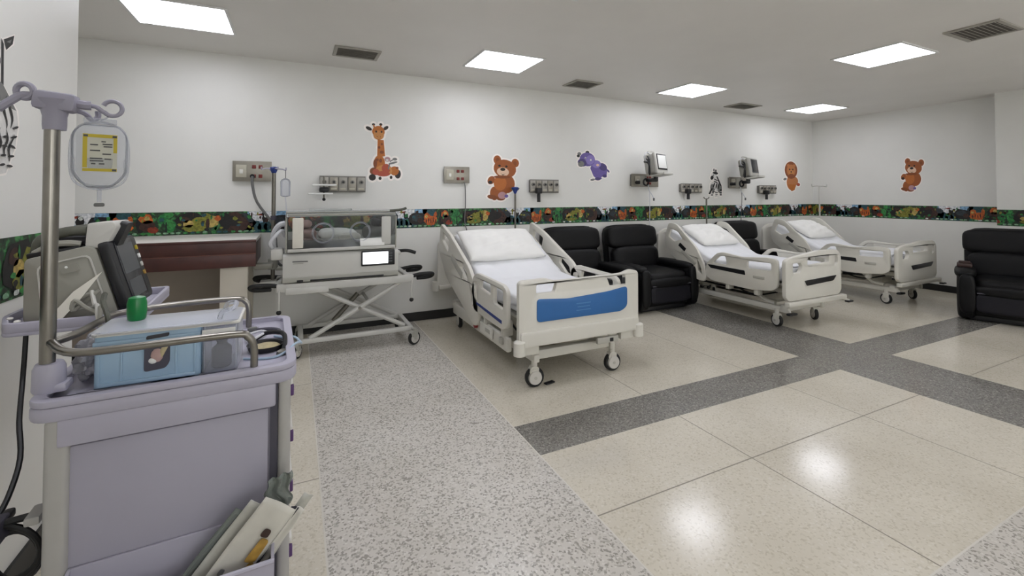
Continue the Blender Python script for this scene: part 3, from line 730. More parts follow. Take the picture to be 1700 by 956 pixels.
    # bumpers, casters
    if blue:
        for s in (-1, 1):
            b = MB(); b.cyl((s*(hw-.005), .005, .285), (s*(hw-.005), .005, .375), .042, BEDP, n=24); b.ball((s*(hw-.005), .005, .375), (.042, .042, .015), BEDP); b.box((s*(hw-.09), .04, .30), (.16, .06, .06), BEDM, .01); b.obj('bumper', root)
            b = MB(); b.cyl((s*(hw-.02), LEN+.03, .34), (s*(hw-.02), LEN+.03, .44), .05, BEDP, n=24); b.box((s*(hw-.1), LEN-.01, .38), (.14, .05, .05), BEDM, .01); b.obj('bumper', root)
        b = MB(); b.box((-hw+.026, .66, .285), (.012, .26, .085), WHITE, .004); b.box((-hw+.019, .62, .29), (.004, .1, .03), BEDG, .001); b.obj('side_label', root); MB().box((-hw+.026, .36, .285), (.022, .05, .05), BEDG, .006).obj('rail_hook', root)
        b = MB(); b.cyl((-hw+.05, .90, .265), (-hw+.012, .90, .265), .026, mat('red_lever', '#8c1f26', .4)); b.cyl((-hw+.05, .92, .325), (-hw+.014, .92, .325), .02, BLACK); b.obj('release_lever', root, label='red release lever')
    if blue: cp = [(-.355, .11, -8), (.355, .11, -6), (-.355, LEN-.3, 80), (.355, LEN-.3, 60)]
    else: cp = [(-.32, .21, 80), (.32, .2, 55), (-.32, LEN-.25, 30), (.32, LEN-.25, 50)]
    for x, y, rz in cp: caster(root, x, y, .072 if blue else .068, rz, blue, .2 if blue else .19)
    # bedding lies on the bed: things of their own
    rs = random.Random(int(loc[0]*10))
    ph = [rs.uniform(0, 6) for _ in range(6)]
    def cloth(u, v):
        s = .02+u*(tot-.03); y, z, a = mat_path(s, ang)
        half = .43; drop = .10+.03*sin(5*s+ph[0])
        hw2 = half+drop; q = (v*2-1)*hw2
        wr = .004*sin(23*s+5*q+ph[1])+.004*sin(11*q-7*s+ph[2])+.003*sin(37*q+9*s+ph[3])
        if abs(q) <= half-.02: x = q; n = .0725+.004+wr
        else:
            t = abs(q)-half+.02; sg = 1 if q > 0 else -1
            x = sg*(half-.02+min(t, .03)*.8+.004); n = .072-max(0, t-.015)
            x += sg*.004*sin(30*s+ph[4])
        return Vector((x, y-n*sin(a), z+n*cos(a)))
    sh = MB().grid(cloth, 90, 56, SHEET).obj('bed_sheet', None, sharp=180, recalc=True, solid=.003)
    sh.location = loc; tag(sh, sheet_label, 'bed sheet', 'white sheets on the beds')
    pm = MB()
    pw, pl, pt = (.80, .50, .13) if blue else (.66, .44, .13)
    def pil(u, v, sg):
        a = (u*2-1); b = (v*2-1)
        ea = max(0, 1-abs(a)**3.2); eb = max(0, 1-abs(b)**3.2)
        h = (ea*eb)**.45*pt/2
        px = a*pw/2*(1-.05*(1-abs(b))*0+.02*abs(b)**3); py = b*pl/2*(1-.06*(1-abs(a)**2)*0)
        w = .010*sin(7*a+4*b+ph[1])*ea*eb+.008*sin(13*b-5*a+ph[5])*ea*eb+.006*sin(19*a+8*b*b+ph[2])*ea*eb
        return Vector((px, py, sg*h+w))
    pm.grid(lambda u, v: pil(u, v, 1), 36, 26, PILW); pm.grid(lambda u, v: pil(u, v, -1), 36, 26, PILW)
    bmesh.ops.remove_doubles(pm.bm, verts=pm.bm.verts, dist=.0004)
    y, z, a = mat_path(tot-(.31 if blue else .25), ang)
    a += R(3)
    bmesh.ops.transform(pm.bm, matrix=Matrix.Translation((0, 0, 0)) @ tilt(y-(.125)*sin(a), z+(.125)*cos(a), a), verts=pm.bm.verts)
    po = pm.obj('pillow', None, sharp=180, recalc=True)
    po.location = (loc[0]-(.05 if blue else -.01), loc[1], loc[2]); tag(po, pillow_label, 'pillow', 'white pillows on the beds')
    return root
make_bed('blue', (1.947, 2.82, 0), 'hospital bed with blue panel on its footboard', 'white sheet on the bed with the blue footboard panel', 'white pillow on the bed with the blue footboard panel')
make_bed('black', (4.99, 2.93, 0), 'white hospital bed with black grips, between recliners', 'white sheet on the middle bed, beside two recliners', 'white pillow on the middle bed, below the small zebra', .485, LEN=1.82, tot=1.63)
make_bed('black', (7.25, 2.97, 0), 'white hospital bed with black grips, nearest the end wall', 'white sheet on the last bed by the end wall', 'rumpled white pillow on the last bed by the end wall', .49, LEN=1.82, tot=1.63)

# ================================================================== RECLINERS
def make_recliner(loc, rz, label):
    t = thing('recliner_chair', label, 'recliner', loc, rz, 'black leather recliners')
    W = .94
    b = MB(); b.box((0, .43, .20), (W-.24, .72, .28), LEATH, .03, seg=3); b.box((0, .44, .035), (W-.2, .66, .06), BLACK, .01); b.obj('base', t)
    f = MB(); f.cush((0, .03, .215), (W-.30, .07, .20), LEATH2, 8, (-4, 0, 0)); f.box((0, -.004, .325), (W-.32, .012, .012), mat('grey_piping', '#55545c', .5), .004); f.obj('footrest', t)
    s = MB(); s.cush((0, .34, .385), (W-.27, .66, .19), LEATH, 4.5); s.obj('seat_cushion', t)
    s = MB(); s.cush((0, .05, .355), (W-.26, .15, .12), LEATH, 3.2); s.obj('front_roll', t)
    for sg in (-1, 1):
        a = MB()
        a.cush((sg*(W/2-.075), .42, .265), (.15, .82, .50), LEATH, 7)
        a.cush((sg*(W/2-.075), .36, .515), (.185, .66, .10), LEATH, 3.2)
        a.cush((sg*(W/2-.085), .035, .30), (.14, .10, .44), LEATH, 3.5)
        a.obj('armrest', t)
    k = MB()
    k.cush((0, .76, .58), (.80, .17, .86), LEATH, 7, (-9, 0, 0))
    ko = k.obj('backrest', t)
    h = MB(); h.cush((0, .745, .845), (.83, .20, .30), LEATH, 5, (-9, 0, 0)); h.obj('head_cushion', ko)
    h = MB(); h.cush((0, .665, .57), (.76, .19, .32), LEATH, 4.5, (-9, 0, 0)); h.obj('lumbar_cushion', ko)
    return t
proto = make_recliner((4.11, 4.08, 0), 0, 'black leather recliner between the first and middle beds, fully in view')
copy_tree(proto, (3.16, 4.10, 0), 0, 'black leather recliner partly hidden behind the blue-panel bed')
copy_tree(proto, (6.24, 4.10, 0), 0, 'black recliner whose back shows behind the middle bed')
copy_tree(proto, (6.895, 1.975, 0), -70.5, 'black leather recliner standing alone by the end wall column')
# brown pouch on the arm of the lone recliner
t = thing('leather_pouch', 'small brown pouch on the arm of the lone recliner', 'pouch', (0, 0, 0))
t.matrix_world = Matrix.Translation((6.895, 1.975, 0)) @ Matrix.Rotation(R(-70.5), 4, 'Z') @ Matrix.Translation((-.40, .42, .562))
MB().box((0, 0, .022), (.13, .2, .045), BROWN, .012).obj('case', t)
MB().box((.0, .03, .052), (.10, .1, .02), BROWN, .006).obj('flap', t)
# ================================================================== WALL SERVICES
def plate_thing(name, label, cat, x0, x1, z0, z1, d=.035, m=PLATE, group=None):
    t = thing(name, label, cat, ((x0+x1)/2, YB, (z0+z1)/2), 0, group)
    w, h = x1-x0, z1-z0
    q = MB(); q.box((0, -d/2, 0), (w-.02, d, h-.02), PLATED, .004); q.box((0, -d, 0), (w, .006, h), m, .002); q.obj('cover_plate', t)
    return t, w, h, -d-.003
def sockets(t, y, spots, m=RED):
    for x, z in spots:
        s = MB(); s.box((x, y-.004, z), (.034, .010, .034), m, .004)
        s.cyl((x-.007, y-.0085, z), (x-.007, y-.0105, z), .003, BLACK, n=8); s.cyl((x+.007, y-.0085, z), (x+.007, y-.0105, z), .003, BLACK, n=8)
        s.obj('red_socket', t)
def power_panel(label, x0, x1, z0, z1, switch=True):
    t, w, h, y = plate_thing('power_outlet_panel', label, 'outlet panel', x0, x1, z0, z1, group='outlet panels on the long wall')
    sx = w*.12
    sockets(t, y, [(sx-.025, h*.22), (sx+.03, h*.22), (sx-.025, -h*.24), (sx+.03, -h*.24)])
    s = MB(); s.box((-w*.28, y-.003, 0), (.09, .008, .12), PLATEL, .004); s.box((-w*.28, y-.009, -.005), (.03, .008, .04), WHITE, .003); s.obj('switch', t)
    return t
def gas_panel(label, x0, x1, z0, z1, n=5):
    t, w, h, y = plate_thing('medical_gas_panel', label, 'gas panel', x0, x1, z0, z1, .045, PLATED, 'medical gas panels on the long wall')
    for i in range(n):
        x = -w/2+w*(i+.5)/n
        q = MB(); q.box((x, y-.005, 0), (w/n-.012, .01, h-.03), PLATE if i % 2 else VENT, .003)
        q.cyl((x, y-.010, .02), (x, y-.028, .02), .022, PLATED); q.cyl((x, y-.028, .02), (x, y-.033, .02), .012, BLACK, n=12)
        q.box((x, y-.0105, -h*.3), (w/n-.035, .003, .018), PLATEL, .001)
        q.obj('gas_outlet', t)
    return t, w, h, y
power_panel('steel outlet panel with a black plug, left of the incubator pole', -.545, -.215, 1.54, 1.735)
power_panel('steel outlet panel with red sockets, left of the teddy bear', 1.54, 1.85, 1.55, 1.74)
pw3 = power_panel('steel outlet panel behind the white wall monitor', 4.285, 4.79, 1.53, 1.715)
pw4 = power_panel('steel outlet panel behind the dark-screened wall monitor', 6.29, 6.71, 1.52, 1.705)
gas_panel('grey gas panel behind the white shelves over the incubator', .218, .67, 1.437, 1.607, 5)
g2 = gas_panel('grey gas panel with black regulator, right of the teddy bear', 2.65, 3.076, 1.438, 1.608, 5)
g3 = gas_panel('grey gas panel between the white monitor and small zebra', 5.222, 5.665, 1.446, 1.588, 5)
g4 = gas_panel('grey gas panel left of the lion sticker', 7.0, 7.443, 1.436, 1.58, 5)
def regulator(t, x, z, h):
    q = MB(); y = -.05
    q.box((x, y-.045, z), (.07, .07, .07), BLACK, .01); q.cyl((x, y-.045, z-.03), (x, y-.045, z-h), .022, BLACK, n=14); q.cyl((x, y-.045, z+.035), (x, y-.045, z+.06), .012, PLATE, n=10)
    q.obj('regulator', t)
regulator(g2[0], -.11, -.06, .14); regulator(g3[0], -.12, -.05, .12); regulator(g4[0], -.1, -.05, .12)
# plugs, cables and hoses hanging on the wall
def hose(name, label, cat, pts, r, m):
    return tag(MB().tube(pts, r, m).obj(name), label, cat)
t = thing('power_cable', 'thick grey power cable from the outlet panel to the incubator', 'power cable', (0, 0, 0))
MB().cyl((-.375, 4.994, 1.587), (-.375, 4.93, 1.587), .02, CABLE).obj('plug', t)
MB().tube([(-.375, 4.935, 1.585), (-.37, 4.91, 1.5), (-.33, 4.9, 1.34), (-.2, 4.85, 1.14), (-.165, 4.78, .98), (-.15, 4.72, .80), (-.10, 4.7, .74)], .012, CABG).obj('cord', t)
hose('power_cable', 'white cord hanging from the outlet panel by the teddy bear', 'power cable', [(1.78, 4.995, 1.56), (1.79, 4.985, 1.5), (1.80, 5.0, 1.30), (1.79, 5.0, 1.1), (1.83, 5.01, .95), (1.82, 5.01, .8)], .006, CABG)
hose('power_cable', 'thin pale cord hanging below the white wall monitor', 'power cable', [(4.57, 4.99, 1.56), (4.6, 4.98, 1.45), (4.62, 5.0, 1.2), (4.62, 5.01, .9)], .005, TUBEW)
hose('power_cable', 'thin cord hanging below the dark-screened wall monitor', 'power cable', [(6.54, 4.99, 1.55), (6.56, 4.98, 1.4), (6.57, 5.0, 1.2), (6.57, 5.01, 1.0)], .005, CABG)

# wall monitors on arms
def monitor(loc, rz, label, dark):
    t = thing('patient_monitor', label, 'patient monitor', loc, 0, 'monitors on wall arms')
    Q = Matrix.Rotation(R(rz), 4, 'Z') @ Matrix.Rotation(R(-8), 4, 'X')
    def put(mb): bmesh.ops.transform(mb.bm, matrix=Q, verts=mb.bm.verts); return mb
    b = MB(); b.box((0, .06, .0), (.32, .16, .27), MON if dark else MONW, .03, seg=3); b.box((0, -.02, 0), (.33, .05, .29), MONW, .02, seg=3); bo = put(b).obj('housing', t)
    put(MB().box((0, -.047, .015), (.27, .008, .215), BLACK if not dark else SCRG, .006)).obj('bezel', bo)
    put(MB().box((0, -.052, .018), (.235, .004, .18), SCR if dark else PAPERW, .003)).obj('screen', bo, label='dark screen' if dark else 'pale screen')
    h = MB(); h.tube([(-.1, .08, .135), (-.09, .08, .18), (.09, .08, .18), (.1, .08, .135)], .012, MONW); put(h).obj('handle', bo)
    k = MB(); k.box((-.02, -.03, -.165), (.28, .2, .02), MONW, .008); k.box((-.02, -.125, -.158), (.28, .012, .03), MONW, .004); put(k).obj('tray', t)
    k = MB()
    for i in range(3): k.tube([(-.17, .06+.03*i, .1-.03*i), (-.22-.015*i, .02, .05-.03*i), (-.2, .05, -.08-.03*i), (-.16, .08, -.12)], .012, BLACK)
    k.ring((-.2, .05, .09), (.2, 1, .1), .06, .007, TUBEW); put(k).obj('cable_bundle', t)
    # arm back to the wall
    a = MB(); wy = YB-loc[1]
    a.cyl((0, .06, -.17), (0, .06, -.24), .03, BLACK); a.box((-.04, .10, -.225), (.1, .14, .05), BLACK, .012)
    a.cyl((-.1, wy-.19, -.30), (-.1, wy-.19, -.16), .045, MON); a.ring((-.1, wy-.24, -.25), (0, 1, 0), .045, .012, BLACK)
    a.tube([(-.02, .13, -.225), (-.07, (wy-.19)*.6+.03, -.225), (-.1, wy-.19, -.23)], .024, BLACK); a.tube([(-.1, wy-.19, -.25), (-.1, wy-.045, -.25)], .026, BLACK)
    a.obj('wall_arm', t)
    c = MB(); c.tube([(-.05, .14, -.2), (-.02, .18, -.34), (.03, .17, -.42), (.05, .15, -.48)], .006, TUBEW); c.box((.05, .15, -.49), (.02, .02, .04), CABG, .005); c.obj('sensor_lead', t)
    return t
monitor((4.47, 4.66, 1.84), 20, 'wall monitor with pale screen over a small tray', False)
monitor((6.42, 4.70, 1.84), 18, 'wall monitor with dark screen, right of the zebra', True)

# ================================================================== COUNTER
t = thing('counter_desk', 'counter with dark wood fascia and white top under the border', 'counter', (0, 0, 0))
xr = -.30
MB().box(((XL+xr)/2, 4.715, 1.018), (xr-XL, .63, .03), WHITE, .004).obj('countertop', t)
f = MB(); f.box(((XL+xr)/2, 4.40, .965), (xr-XL, .022, .10), WOOD, .003); f.box(((XL+xr)/2, 4.40, .855), (xr-XL, .022, .105), WOOD, .003); f.box(((XL+xr)/2, 4.402, .911), (xr-XL, .018, .02), WOODL); f.box(((XL+xr)/2, 4.397, 1.02), (xr-XL, .03, .02), WOOD, .004); f.obj('fascia', t)
f = MB(); f.box((xr-.012, 4.71, .91), (.02, .60, .2), WOOD, .003); f.obj('end_panel', t)
MB().box((-.46, 4.445, .40), (.2, .06, .80), CREAM, .004).obj('leg', t)
MB().box((-.46, 4.98, .40), (.2, .06, .80), CREAM, .004).obj('leg', t)
MB().box(((XL-.36)/2-.1, 4.99, .5), (-.56-XL-.02, .02, .78), WALLSHADE, .003).obj('shaded_wall_panel', t)  # taupe sheet stands in for the shaded wall under the counter

# ================================================================== INCUBATOR
t = thing('incubator', 'newborn incubator with clear hood on a white scissor-lift trolley', 'incubator', (.39, 4.28, 0))
X = lambda x: x-.39
# base body
b = MB(); b.plate(roundpoly([(0, .665), (.02, .655), (.54, .655), (.55, .67), (.55, .885), (.52, .905), (.03, .905), (0, .885)], .015), INC, .97, frame((0, 0, 0), (0, 1, 0), (0, 0, 1), (1, 0, 0)), bev=.006)
b.plate(roundpoly([(-.006, .66), (.02, .655), (.02, .72), (-.006, .70)], .005), INCD, .965, frame((0, 0, 0), (0, 1, 0), (0, 0, 1), (1, 0, 0)))
bo = b.obj('body', t)
MB().box((X(.69), -.008, .83), (.30, .016, .14), BLACK, .008).obj('display', bo)
MB().box((X(.665), -.0175, .832), (.225, .004, .108), LIT, .002).obj('screen', bo, label='bright white lit screen')
q = MB()
for i in range(4): q.box((X(.80), -.0175, .795+i*.024), (.03, .004, .012), SCRG, .001)
q.obj('button', bo)
q = MB(); q.box((X(.04), -.002, .835), (.12, .003, .010), CABG, .001, (0, 1, 0)); q.box((X(.025), -.002, .818), (.08, .003, .006), INCD, .001); q.obj('lettering', bo)
q = MB(); q.box((X(.43), -.006, .668), (.62, .012, .014), BLACK, .003); q.box((X(.04), -.006, .668), (.05, .014, .018), BLACK, .004); q.obj('drawer_gap', bo)
# mattress tray and contents
MB().box((0, .275, .925), (.86, .46, .04), INCD, .012).obj('mattress_tray', t)
m_ = MB(); m_.cush((0, .275, .965), (.76, .40, .05), PAPERW, 5); m_.obj('mattress', t)
# clear hood
hd = MB()
P0 = [(0, .915), (0, 1.22), (.05, 1.265), (.50, 1.265), (.55, 1.22), (.55, .915)]
for (a, c) in zip(P0, P0[1:]):
    hd.bm.faces.new([hd.bm.verts.new(v) for v in ((-.46, a[0], a[1]), (.46, a[0], a[1]), (.46, c[0], c[1]), (-.46, c[0], c[1]))]).material_index = hd.mi(GLASS)
for sx in (-.46, .46):
    hd.bm.faces.new([hd.bm.verts.new((sx, a, z)) for a, z in P0]).material_index = hd.mi(GLASS)
bmesh.ops.remove_doubles(hd.bm, verts=hd.bm.verts, dist=.0005)
ho = hd.obj('hood', t, label='clear acrylic hood', recalc=True, solid=.005)
q = MB()
for y in (0, .55):
    q.tube([(-.46, y, .915), (-.46, y, 1.21)], .007, INCD, smooth=0); q.tube([(.46, y, .915), (.46, y, 1.21)], .007, INCD, smooth=0)
for y, z in ((.03, 1.255), (.52, 1.255)): q.tube([(-.46, y, z), (.46, y, z)], .006, INCD, smooth=0)
q.box((0, -.004, 1.235), (.90, .012, .016), INCD, .004); q.box((0, -.006, .93), (.90, .014, .03), INC, .004)
q.tube([(.40, -.02, 1.262), (.50, -.03, 1.27), (.55, -.03, 1.285)], .012, OLIVE); q.box((-.1, .2, 1.275), (.36, .2, .014), GLASS, .004)
q.obj('hood_rim', ho)
for sx in (-.37, .37):
    MB().box((sx, -.012, 1.08), (.085, .016, .26), PAPER if sx < 0 else INC, .012).obj('hood_latch', ho)
for sx in (-.17, .14):
    q = MB(); q.ring((sx, -.008, 1.075), (0, 1, 0), .085, .008, CLEAR); q.obj('hand_port', ho)
MB().box((.245, -.016, .98), (.215, .004, .07), PAPERW, .001, (-12, 0, 0)).obj('paper_label', ho, label='white paper sheet')
q = MB()
q.tube([(-.55, .2, .93), (-.56, .15, 1.05), (-.52, .12, 1.14), (-.47, .12, 1.16)], .025, TUBEW); q.tube([(-.55, .1, .92), (-.58, .04, 1.0), (-.50, .06, 1.10), (-.47, .1, 1.05)], .016, TUBEW)
q.box((-.53, .1, .90), (.10, .14, .10), INC, .02); q.obj('breathing_tube', t)
def bundle(name, label, cat, items, grp=None):
    m2 = MB()
    for c, s, mm, r in items: m2.cush(c, s, mm, 3, r, 6)
    bmesh.ops.translate(m2.bm, verts=m2.bm.verts, vec=(0, 0, 0))
    rr = random.Random(5)
    for v in m2.bm.verts: v.co += Vector((rr.uniform(-1, 1), rr.uniform(-1, 1), rr.uniform(-1, 1)))*.004
    o = m2.obj(name, sharp=80); o.location = (.39, 4.28, 0)
    return tag(o, label, cat, grp)
bundle('baby_blanket', 'folded pinkish baby blanket at the left in the incubator', 'blanket', [((-.30, .25, 1.05), (.16, .36, .12), PINK, (0, 8, 5)), ((-.32, .25, 1.14), (.13, .30, .07), PINK, (0, -6, 0)), ((-.30, .10, 1.0), (.18, .1, .05), PINK, (0, 0, 6))])
bundle('baby_blanket', 'white rolled blanket in the middle of the incubator', 'blanket', [((-.03, .22, 1.04), (.34, .22, .12), PAPERW, (0, 4, 4)), ((.06, .13, 1.02), (.2, .1, .08), WHITE, (0, 0, -8))])
bundle('toy_bundle', 'grey cloth bundle at the right in the incubator', 'cloth bundle', [((.30, .3, 1.04), (.18, .26, .14), CABG, (0, 0, 10)), ((.32, .28, 1.14), (.1, .14, .08), DARKST, (0, 10, 0))])
# trolley
k = MB()
for y in (.02, .53): k.box((X(.44), y, .615), (1.16, .045, .07), INC, .008)
for x in (-.13, .98): k.box((X(x), .275, .615), (.05, .5, .06), INC, .008)
k.box((X(.44), .275, .642), (.96, .46, .022), INCD, .004); k.box((X(.10), -.006, .585), (.34, .02, .055), INC, .008)
ko = k.obj('trolley_deck', t)
for y in (.045, .50):
    a = MB(); a.tube([(X(.12), y, .155), (X(.92), y, .59)], .021, INC, 8, smooth=0); a.obj('scissor_arm', t)
    a = MB(); a.tube([(X(.14), y+.035, .585), (X(.95), y+.035, .16)], .021, INC, 8, smooth=0); a.cyl((X(.535), y-.03, .38), (X(.535), y+.06, .38), .014, STEELD); a.obj('scissor_arm', t)
a = MB(); a.cyl((X(.62), .08, .42), (X(.62), .5, .42), .014, INC); a.cyl((X(.33), .3, .22), (X(.55), .3, .46), .022, STEELD); a.obj('lift_cylinder', t)
a = MB()
for y in (.03, .53): a.box((X(.52), y, .14), (1.0, .045, .04), INC, .008)
for x in (.05, 1.0): a.box((X(x), .28, .14), (.045, .5, .04), INC, .008)
a.obj('trolley_base', t)
for x, y, rz in ((1.02, -.03, 25), (.02, .03, 60), (1.0, .55, 40), (.04, .55, 80)): caster(t, X(x), y, .062, rz, False, .15, INCD)
for sgn, x0 in ((-1, -.15), (1, 1.03)):
    for y in (.03, .5):
        q = MB(); q.tube([(X(x0)-sgn*.03, y, .63), (X(x0)+sgn*.06, y, .645), (X(x0)+sgn*.15, y-.02, .65), (X(x0)+sgn*.185, y-.0, .635), (X(x0)+sgn*.15, y+.02, .61), (X(x0)+sgn*.03, y, .61)], .018, RUB); q.obj('push_handle', t)
for x, z in ((-.12, .43), (1.0, .43)):
    q = MB(); q.cyl((X(x), 0, .6), (X(x), 0, z), .008, INC, n=8); q.ball((X(x), 0, z-.015), .02, RUB); q.obj('release_rod', t)
q = MB(); q.tube([(.49, .1, .87), (.58, .06, .875), (.66, .06, .85)], .016, RUB); q.box((.5, .1, .86), (.05, .06, .04), INC, .01); q.obj('tilt_handle', t)
# infusion pole bolted to the incubator's left side
q = MB(); q.cyl((X(-.18), .33, .62), (X(-.18), .33, 1.63), .017, STEELD); q.cyl((X(-.18), .33, 1.18), (X(-.18), .33, 1.22), .024, LILACD); po = q.obj('infusion_pole', t)
q = MB(); q.lathe([(.012, 0), (.02, .01), (.035, .05), (.03, .06), (.008, .065)], NAVY, Matrix.Translation((X(-.18), .33, 1.60)))
for a in (20, 110, 200, 290): q.tube([(X(-.18), .33, 1.645), (X(-.18)+.07*cos(R(a)), .33+.07*sin(R(a)), 1.645), (X(-.18)+.1*cos(R(a)), .33+.1*sin(R(a)), 1.635), (X(-.18)+.105*cos(R(a)), .33+.105*sin(R(a)), 1.66)], .006, LILAC)
q.obj('pole_head', po)
q = MB(); q.box((X(-.2), .3, .62), (.16, .14, .05), INC, .012); q.obj('pole_mount', t)
q = MB(); q.box((X(-.25), .27, .78), (.15, .10, .05), MON, .012); q.cyl((X(-.18), .33, .74), (X(-.18), .33, .83), .04, INCD); q.obj('pole_clamp', t)
q = MB(); q.box((X(-.06), .33, .74), (.2, .05, .03), INCD, .008); q.obj('pole_bracket', t)
t = thing('drip_bottle', 'clear drip set hanging from the incubator pole', 'drip bottle', (-.085, 4.6, 1.45))
q = MB(); q.lathe([(.012, -.06), (.04, -.05), (.042, .08), (.03, .1), (.012, .11)], CLEAR); q.obj('bottle', t)
q = MB(); q.tube([(0, 0, .11), (.0, .0, .16), (.0, .01, .185)], .003, INK); q.obj('hanger', t)
q = MB(); q.tube([(0, 0, -.06), (.01, 0, -.2), (.0, .0, -.4), (.03, .02, -.6)], .004, TUBEW); q.obj('tube', t)
# twin white shelves with a flowmeter at the gas panel
t = thing('flowmeter_shelf', 'pair of small white shelves with black flowmeter at a gas panel', 'shelf', (.25, 4.75, 1.46))
MB().box((.0, 0, .045), (.215, .15, .014), PAPERW, .004).obj('shelf', t); MB().box((-.035, -.04, -.04), (.215, .15, .014), PAPERW, .004).obj('shelf', t)
q = MB(); q.cyl((.0, .03, -.09), (.0, .03, .13), .008, STEELD, n=10); q.cyl((.0, .03, 0), (.0, .24, 0), .01, STEELD, n=10); q.obj('rod', t)
q = MB(); q.box((-.0, -.0, .0), (.09, .06, .05), BLACK, .015); q.ball((0, .02, -.095), .016, BLACK); q.obj('flowmeter', t)

# ================================================================== INFUSION POLES AT THE BEDS
def small_pole(loc, z1, label, style):
    t = thing('infusion_pole', label, 'infusion pole', loc, 0, 'infusion poles at the bed heads')
    m = STEELD if style != 2 else MONW
    z0 = .36 if style == 1 else .06
    MB().tube([(0, 0, z0), (0, 0, z1)], .012, m, smooth=0).obj('pole', t)
    q = MB()
    for s in (-1, 1): q.tube([(0, 0, z1), (s*.12, 0, z1+.0), (s*.2, 0, z1-.01), (s*.22, 0, z1+.03)] if style == 2 else [(0, 0, z1-.01), (s*.04, 0, z1), (s*.055, 0, z1+.02)], .007, m)
    if style == 1: q.lathe([(.012, -.05), (.016, -.04), (.045, .02), (.04, .03), (.01, .035)], NAVY, Matrix.Translation((0, 0, z1)))
    q.obj('hook_head', t)
    if style == 1: MB().box((0, -.0, .6), (.05, .036, .05), BEDG, .01).obj('clamp', t)
    else:
        q = MB()
        for k in range(5):
            a = 2*pi*k/5+.3; rr_ = .085 if style == 0 else .17; q.tube([(0, 0, .075), (rr_*cos(a), rr_*sin(a), .05)], .012, BEDG, smooth=0); q.ball((rr_*cos(a), rr_*sin(a), .026), .026, RUB, 12)
        q.obj('wheeled_base', t)
    return t
small_pole((2.42, 4.94, 0), 1.475, 'infusion pole with dark head, right of the teddy bear', 1)
small_pole((5.655, 4.90, 0), 1.36, 'thin pole below the small zebra sticker', 0)
small_pole((8.2, 4.72, 0), 1.57, 'pale infusion pole with two arms by the room corner', 2)
# ================================================================== FOREGROUND CART
CXo, CYo = -.27, 1.64
t = thing('medical_cart', 'lilac plastic medical cart with tray top, rails and drip pole', 'medical cart', (CXo-.004, CYo, 0.003), 2.5)
cart = t
Wd, Dp = .54, .575
m = MB(); m.plate(rrect(Wd, Dp, .05, 6), LILAC, .034, Matrix.Translation((0, 0, .911)), bev=.008)
m.plate(rrect(Wd, Dp, .05, 6), LILAC, .016, Matrix.Translation((0, 0, .935)), [rrect(Wd-.05, Dp-.05, .035, 6)], .004)
for y in (-.215, .2): 
    for x in (-.13, .1): m.box((x, y, .9285), (.14, .008, .003), LILAC2, .001)
m.obj('tray_top', t)
b = MB(); b.box((0.012, .0, .53), (.44, .53, .70), LILAC2, .008); b.obj('cabinet', t)
b = MB(); b.box((.003, -.274, .866), (.432, .024, .062), LILAC, .006); b.obj('front_band', t)
b = MB(); b.box((.0, -.262, .50), (.405, .02, .66), LILAC2, .005); b.obj('side_panel', t)
for x in (-.214, .240):
    b = MB(); b.box((x, -.262, .52), (.044 if x < 0 else .03, .042, .76), ALU, .012, seg=4); b.obj('corner_post', t)
    b = MB(); b.box((x, .262, .52), (.044 if x < 0 else .03, .042, .76), ALU, .012, seg=4); b.obj('corner_post', t)
b = MB(); b.box((.215, -.262, .52), (.018, .02, .74), LILACD); b.box((-.186, -.262, .875), (.014, .02, .04), LILACD); b.obj('painted_shadow_gap', t)  # dark strips coloured in for the shade in the recess beside the post
for i, (z, h) in enumerate(((.825, .12), (.695, .12), (.55, .15), (.36, .21))):
    d = MB(); d.box((.243, 0, z), (.02, .47, h-.012), LILAC, .006); do = d.obj('drawer', t)
    d = MB(); d.box((.258, 0, z+h*.25), (.012, .40, .02), WHITE, .005); d.box((.2605, -.20, z+h*.12), (.011, .016, .03), PUR, .003); d.obj('drawer_handle', do)
b = MB(); b.box((0, 0, .16), (.50, .54, .05), LILAC, .02); b.obj('cart_base', t)
for sx in (-.21, .21):
    for sy in (-.23, .23): caster(t, sx, sy, .058, 30*sx*10+sy*40, False, .15, ALU)
# rails
r = MB(); r.tube([(-.25, -.205, 1.055), (-.205, -.262, 1.042), (-.13, -.270, 1.036), (.115, -.270, 1.036), (.152, -.268, 1.025), (.166, -.265, .995), (.167, -.262, .935)], .0095, STEEL, 10); r.obj('rail', t)
r = MB(); r.tube([(-.25, -.19, 1.05), (-.232, -.12, 1.046), (-.225, .05, 1.038), (-.215, .145, 1.034), (-.17, .185, 1.033), (-.08, .215, 1.033), (.09, .218, 1.033), (.125, .217, 1.022), (.136, .216, .995), (.137, .215, .93)], .0095, STEEL, 10); r.obj('rail', t)
# drip pole standing in the corner socket
p_ = MB(); p_.cyl((-.256, -.20, .94), (-.256, -.20, 1.575), .0145, STEEL, n=20); po = p_.obj('drip_pole', t)
p_ = MB(); p_.lathe([(.027, 0), (.030, .006), (.029, .055), (.024, .066), (.016, .066)], LILAC, Matrix.Translation((-.252, -.20, .94)), 20); p_.box((-.24, -.20, .95), (.05, .05, .02), LILAC, .006); p_.obj('pole_socket', t)
h = MB(); HZ = 1.565
h.lathe([(.021, -.012), (.022, .0), (.022, .02), (.027, .042), (.036, .060)], LILACH, Matrix.Translation((-.252, -.20, HZ)) @ Matrix.Diagonal((1, .8, 1, 1)), 20)
h.box((-.250, -.20, HZ+.055), (.078, .042, .044), LILACH, .010, (0, 5, 0))
h.tube([(-.275, -.20, HZ+.06), (-.305, -.202, HZ+.066), (-.325, -.205, HZ+.05), (-.345, -.21, HZ+.028)], .009, LILACH)
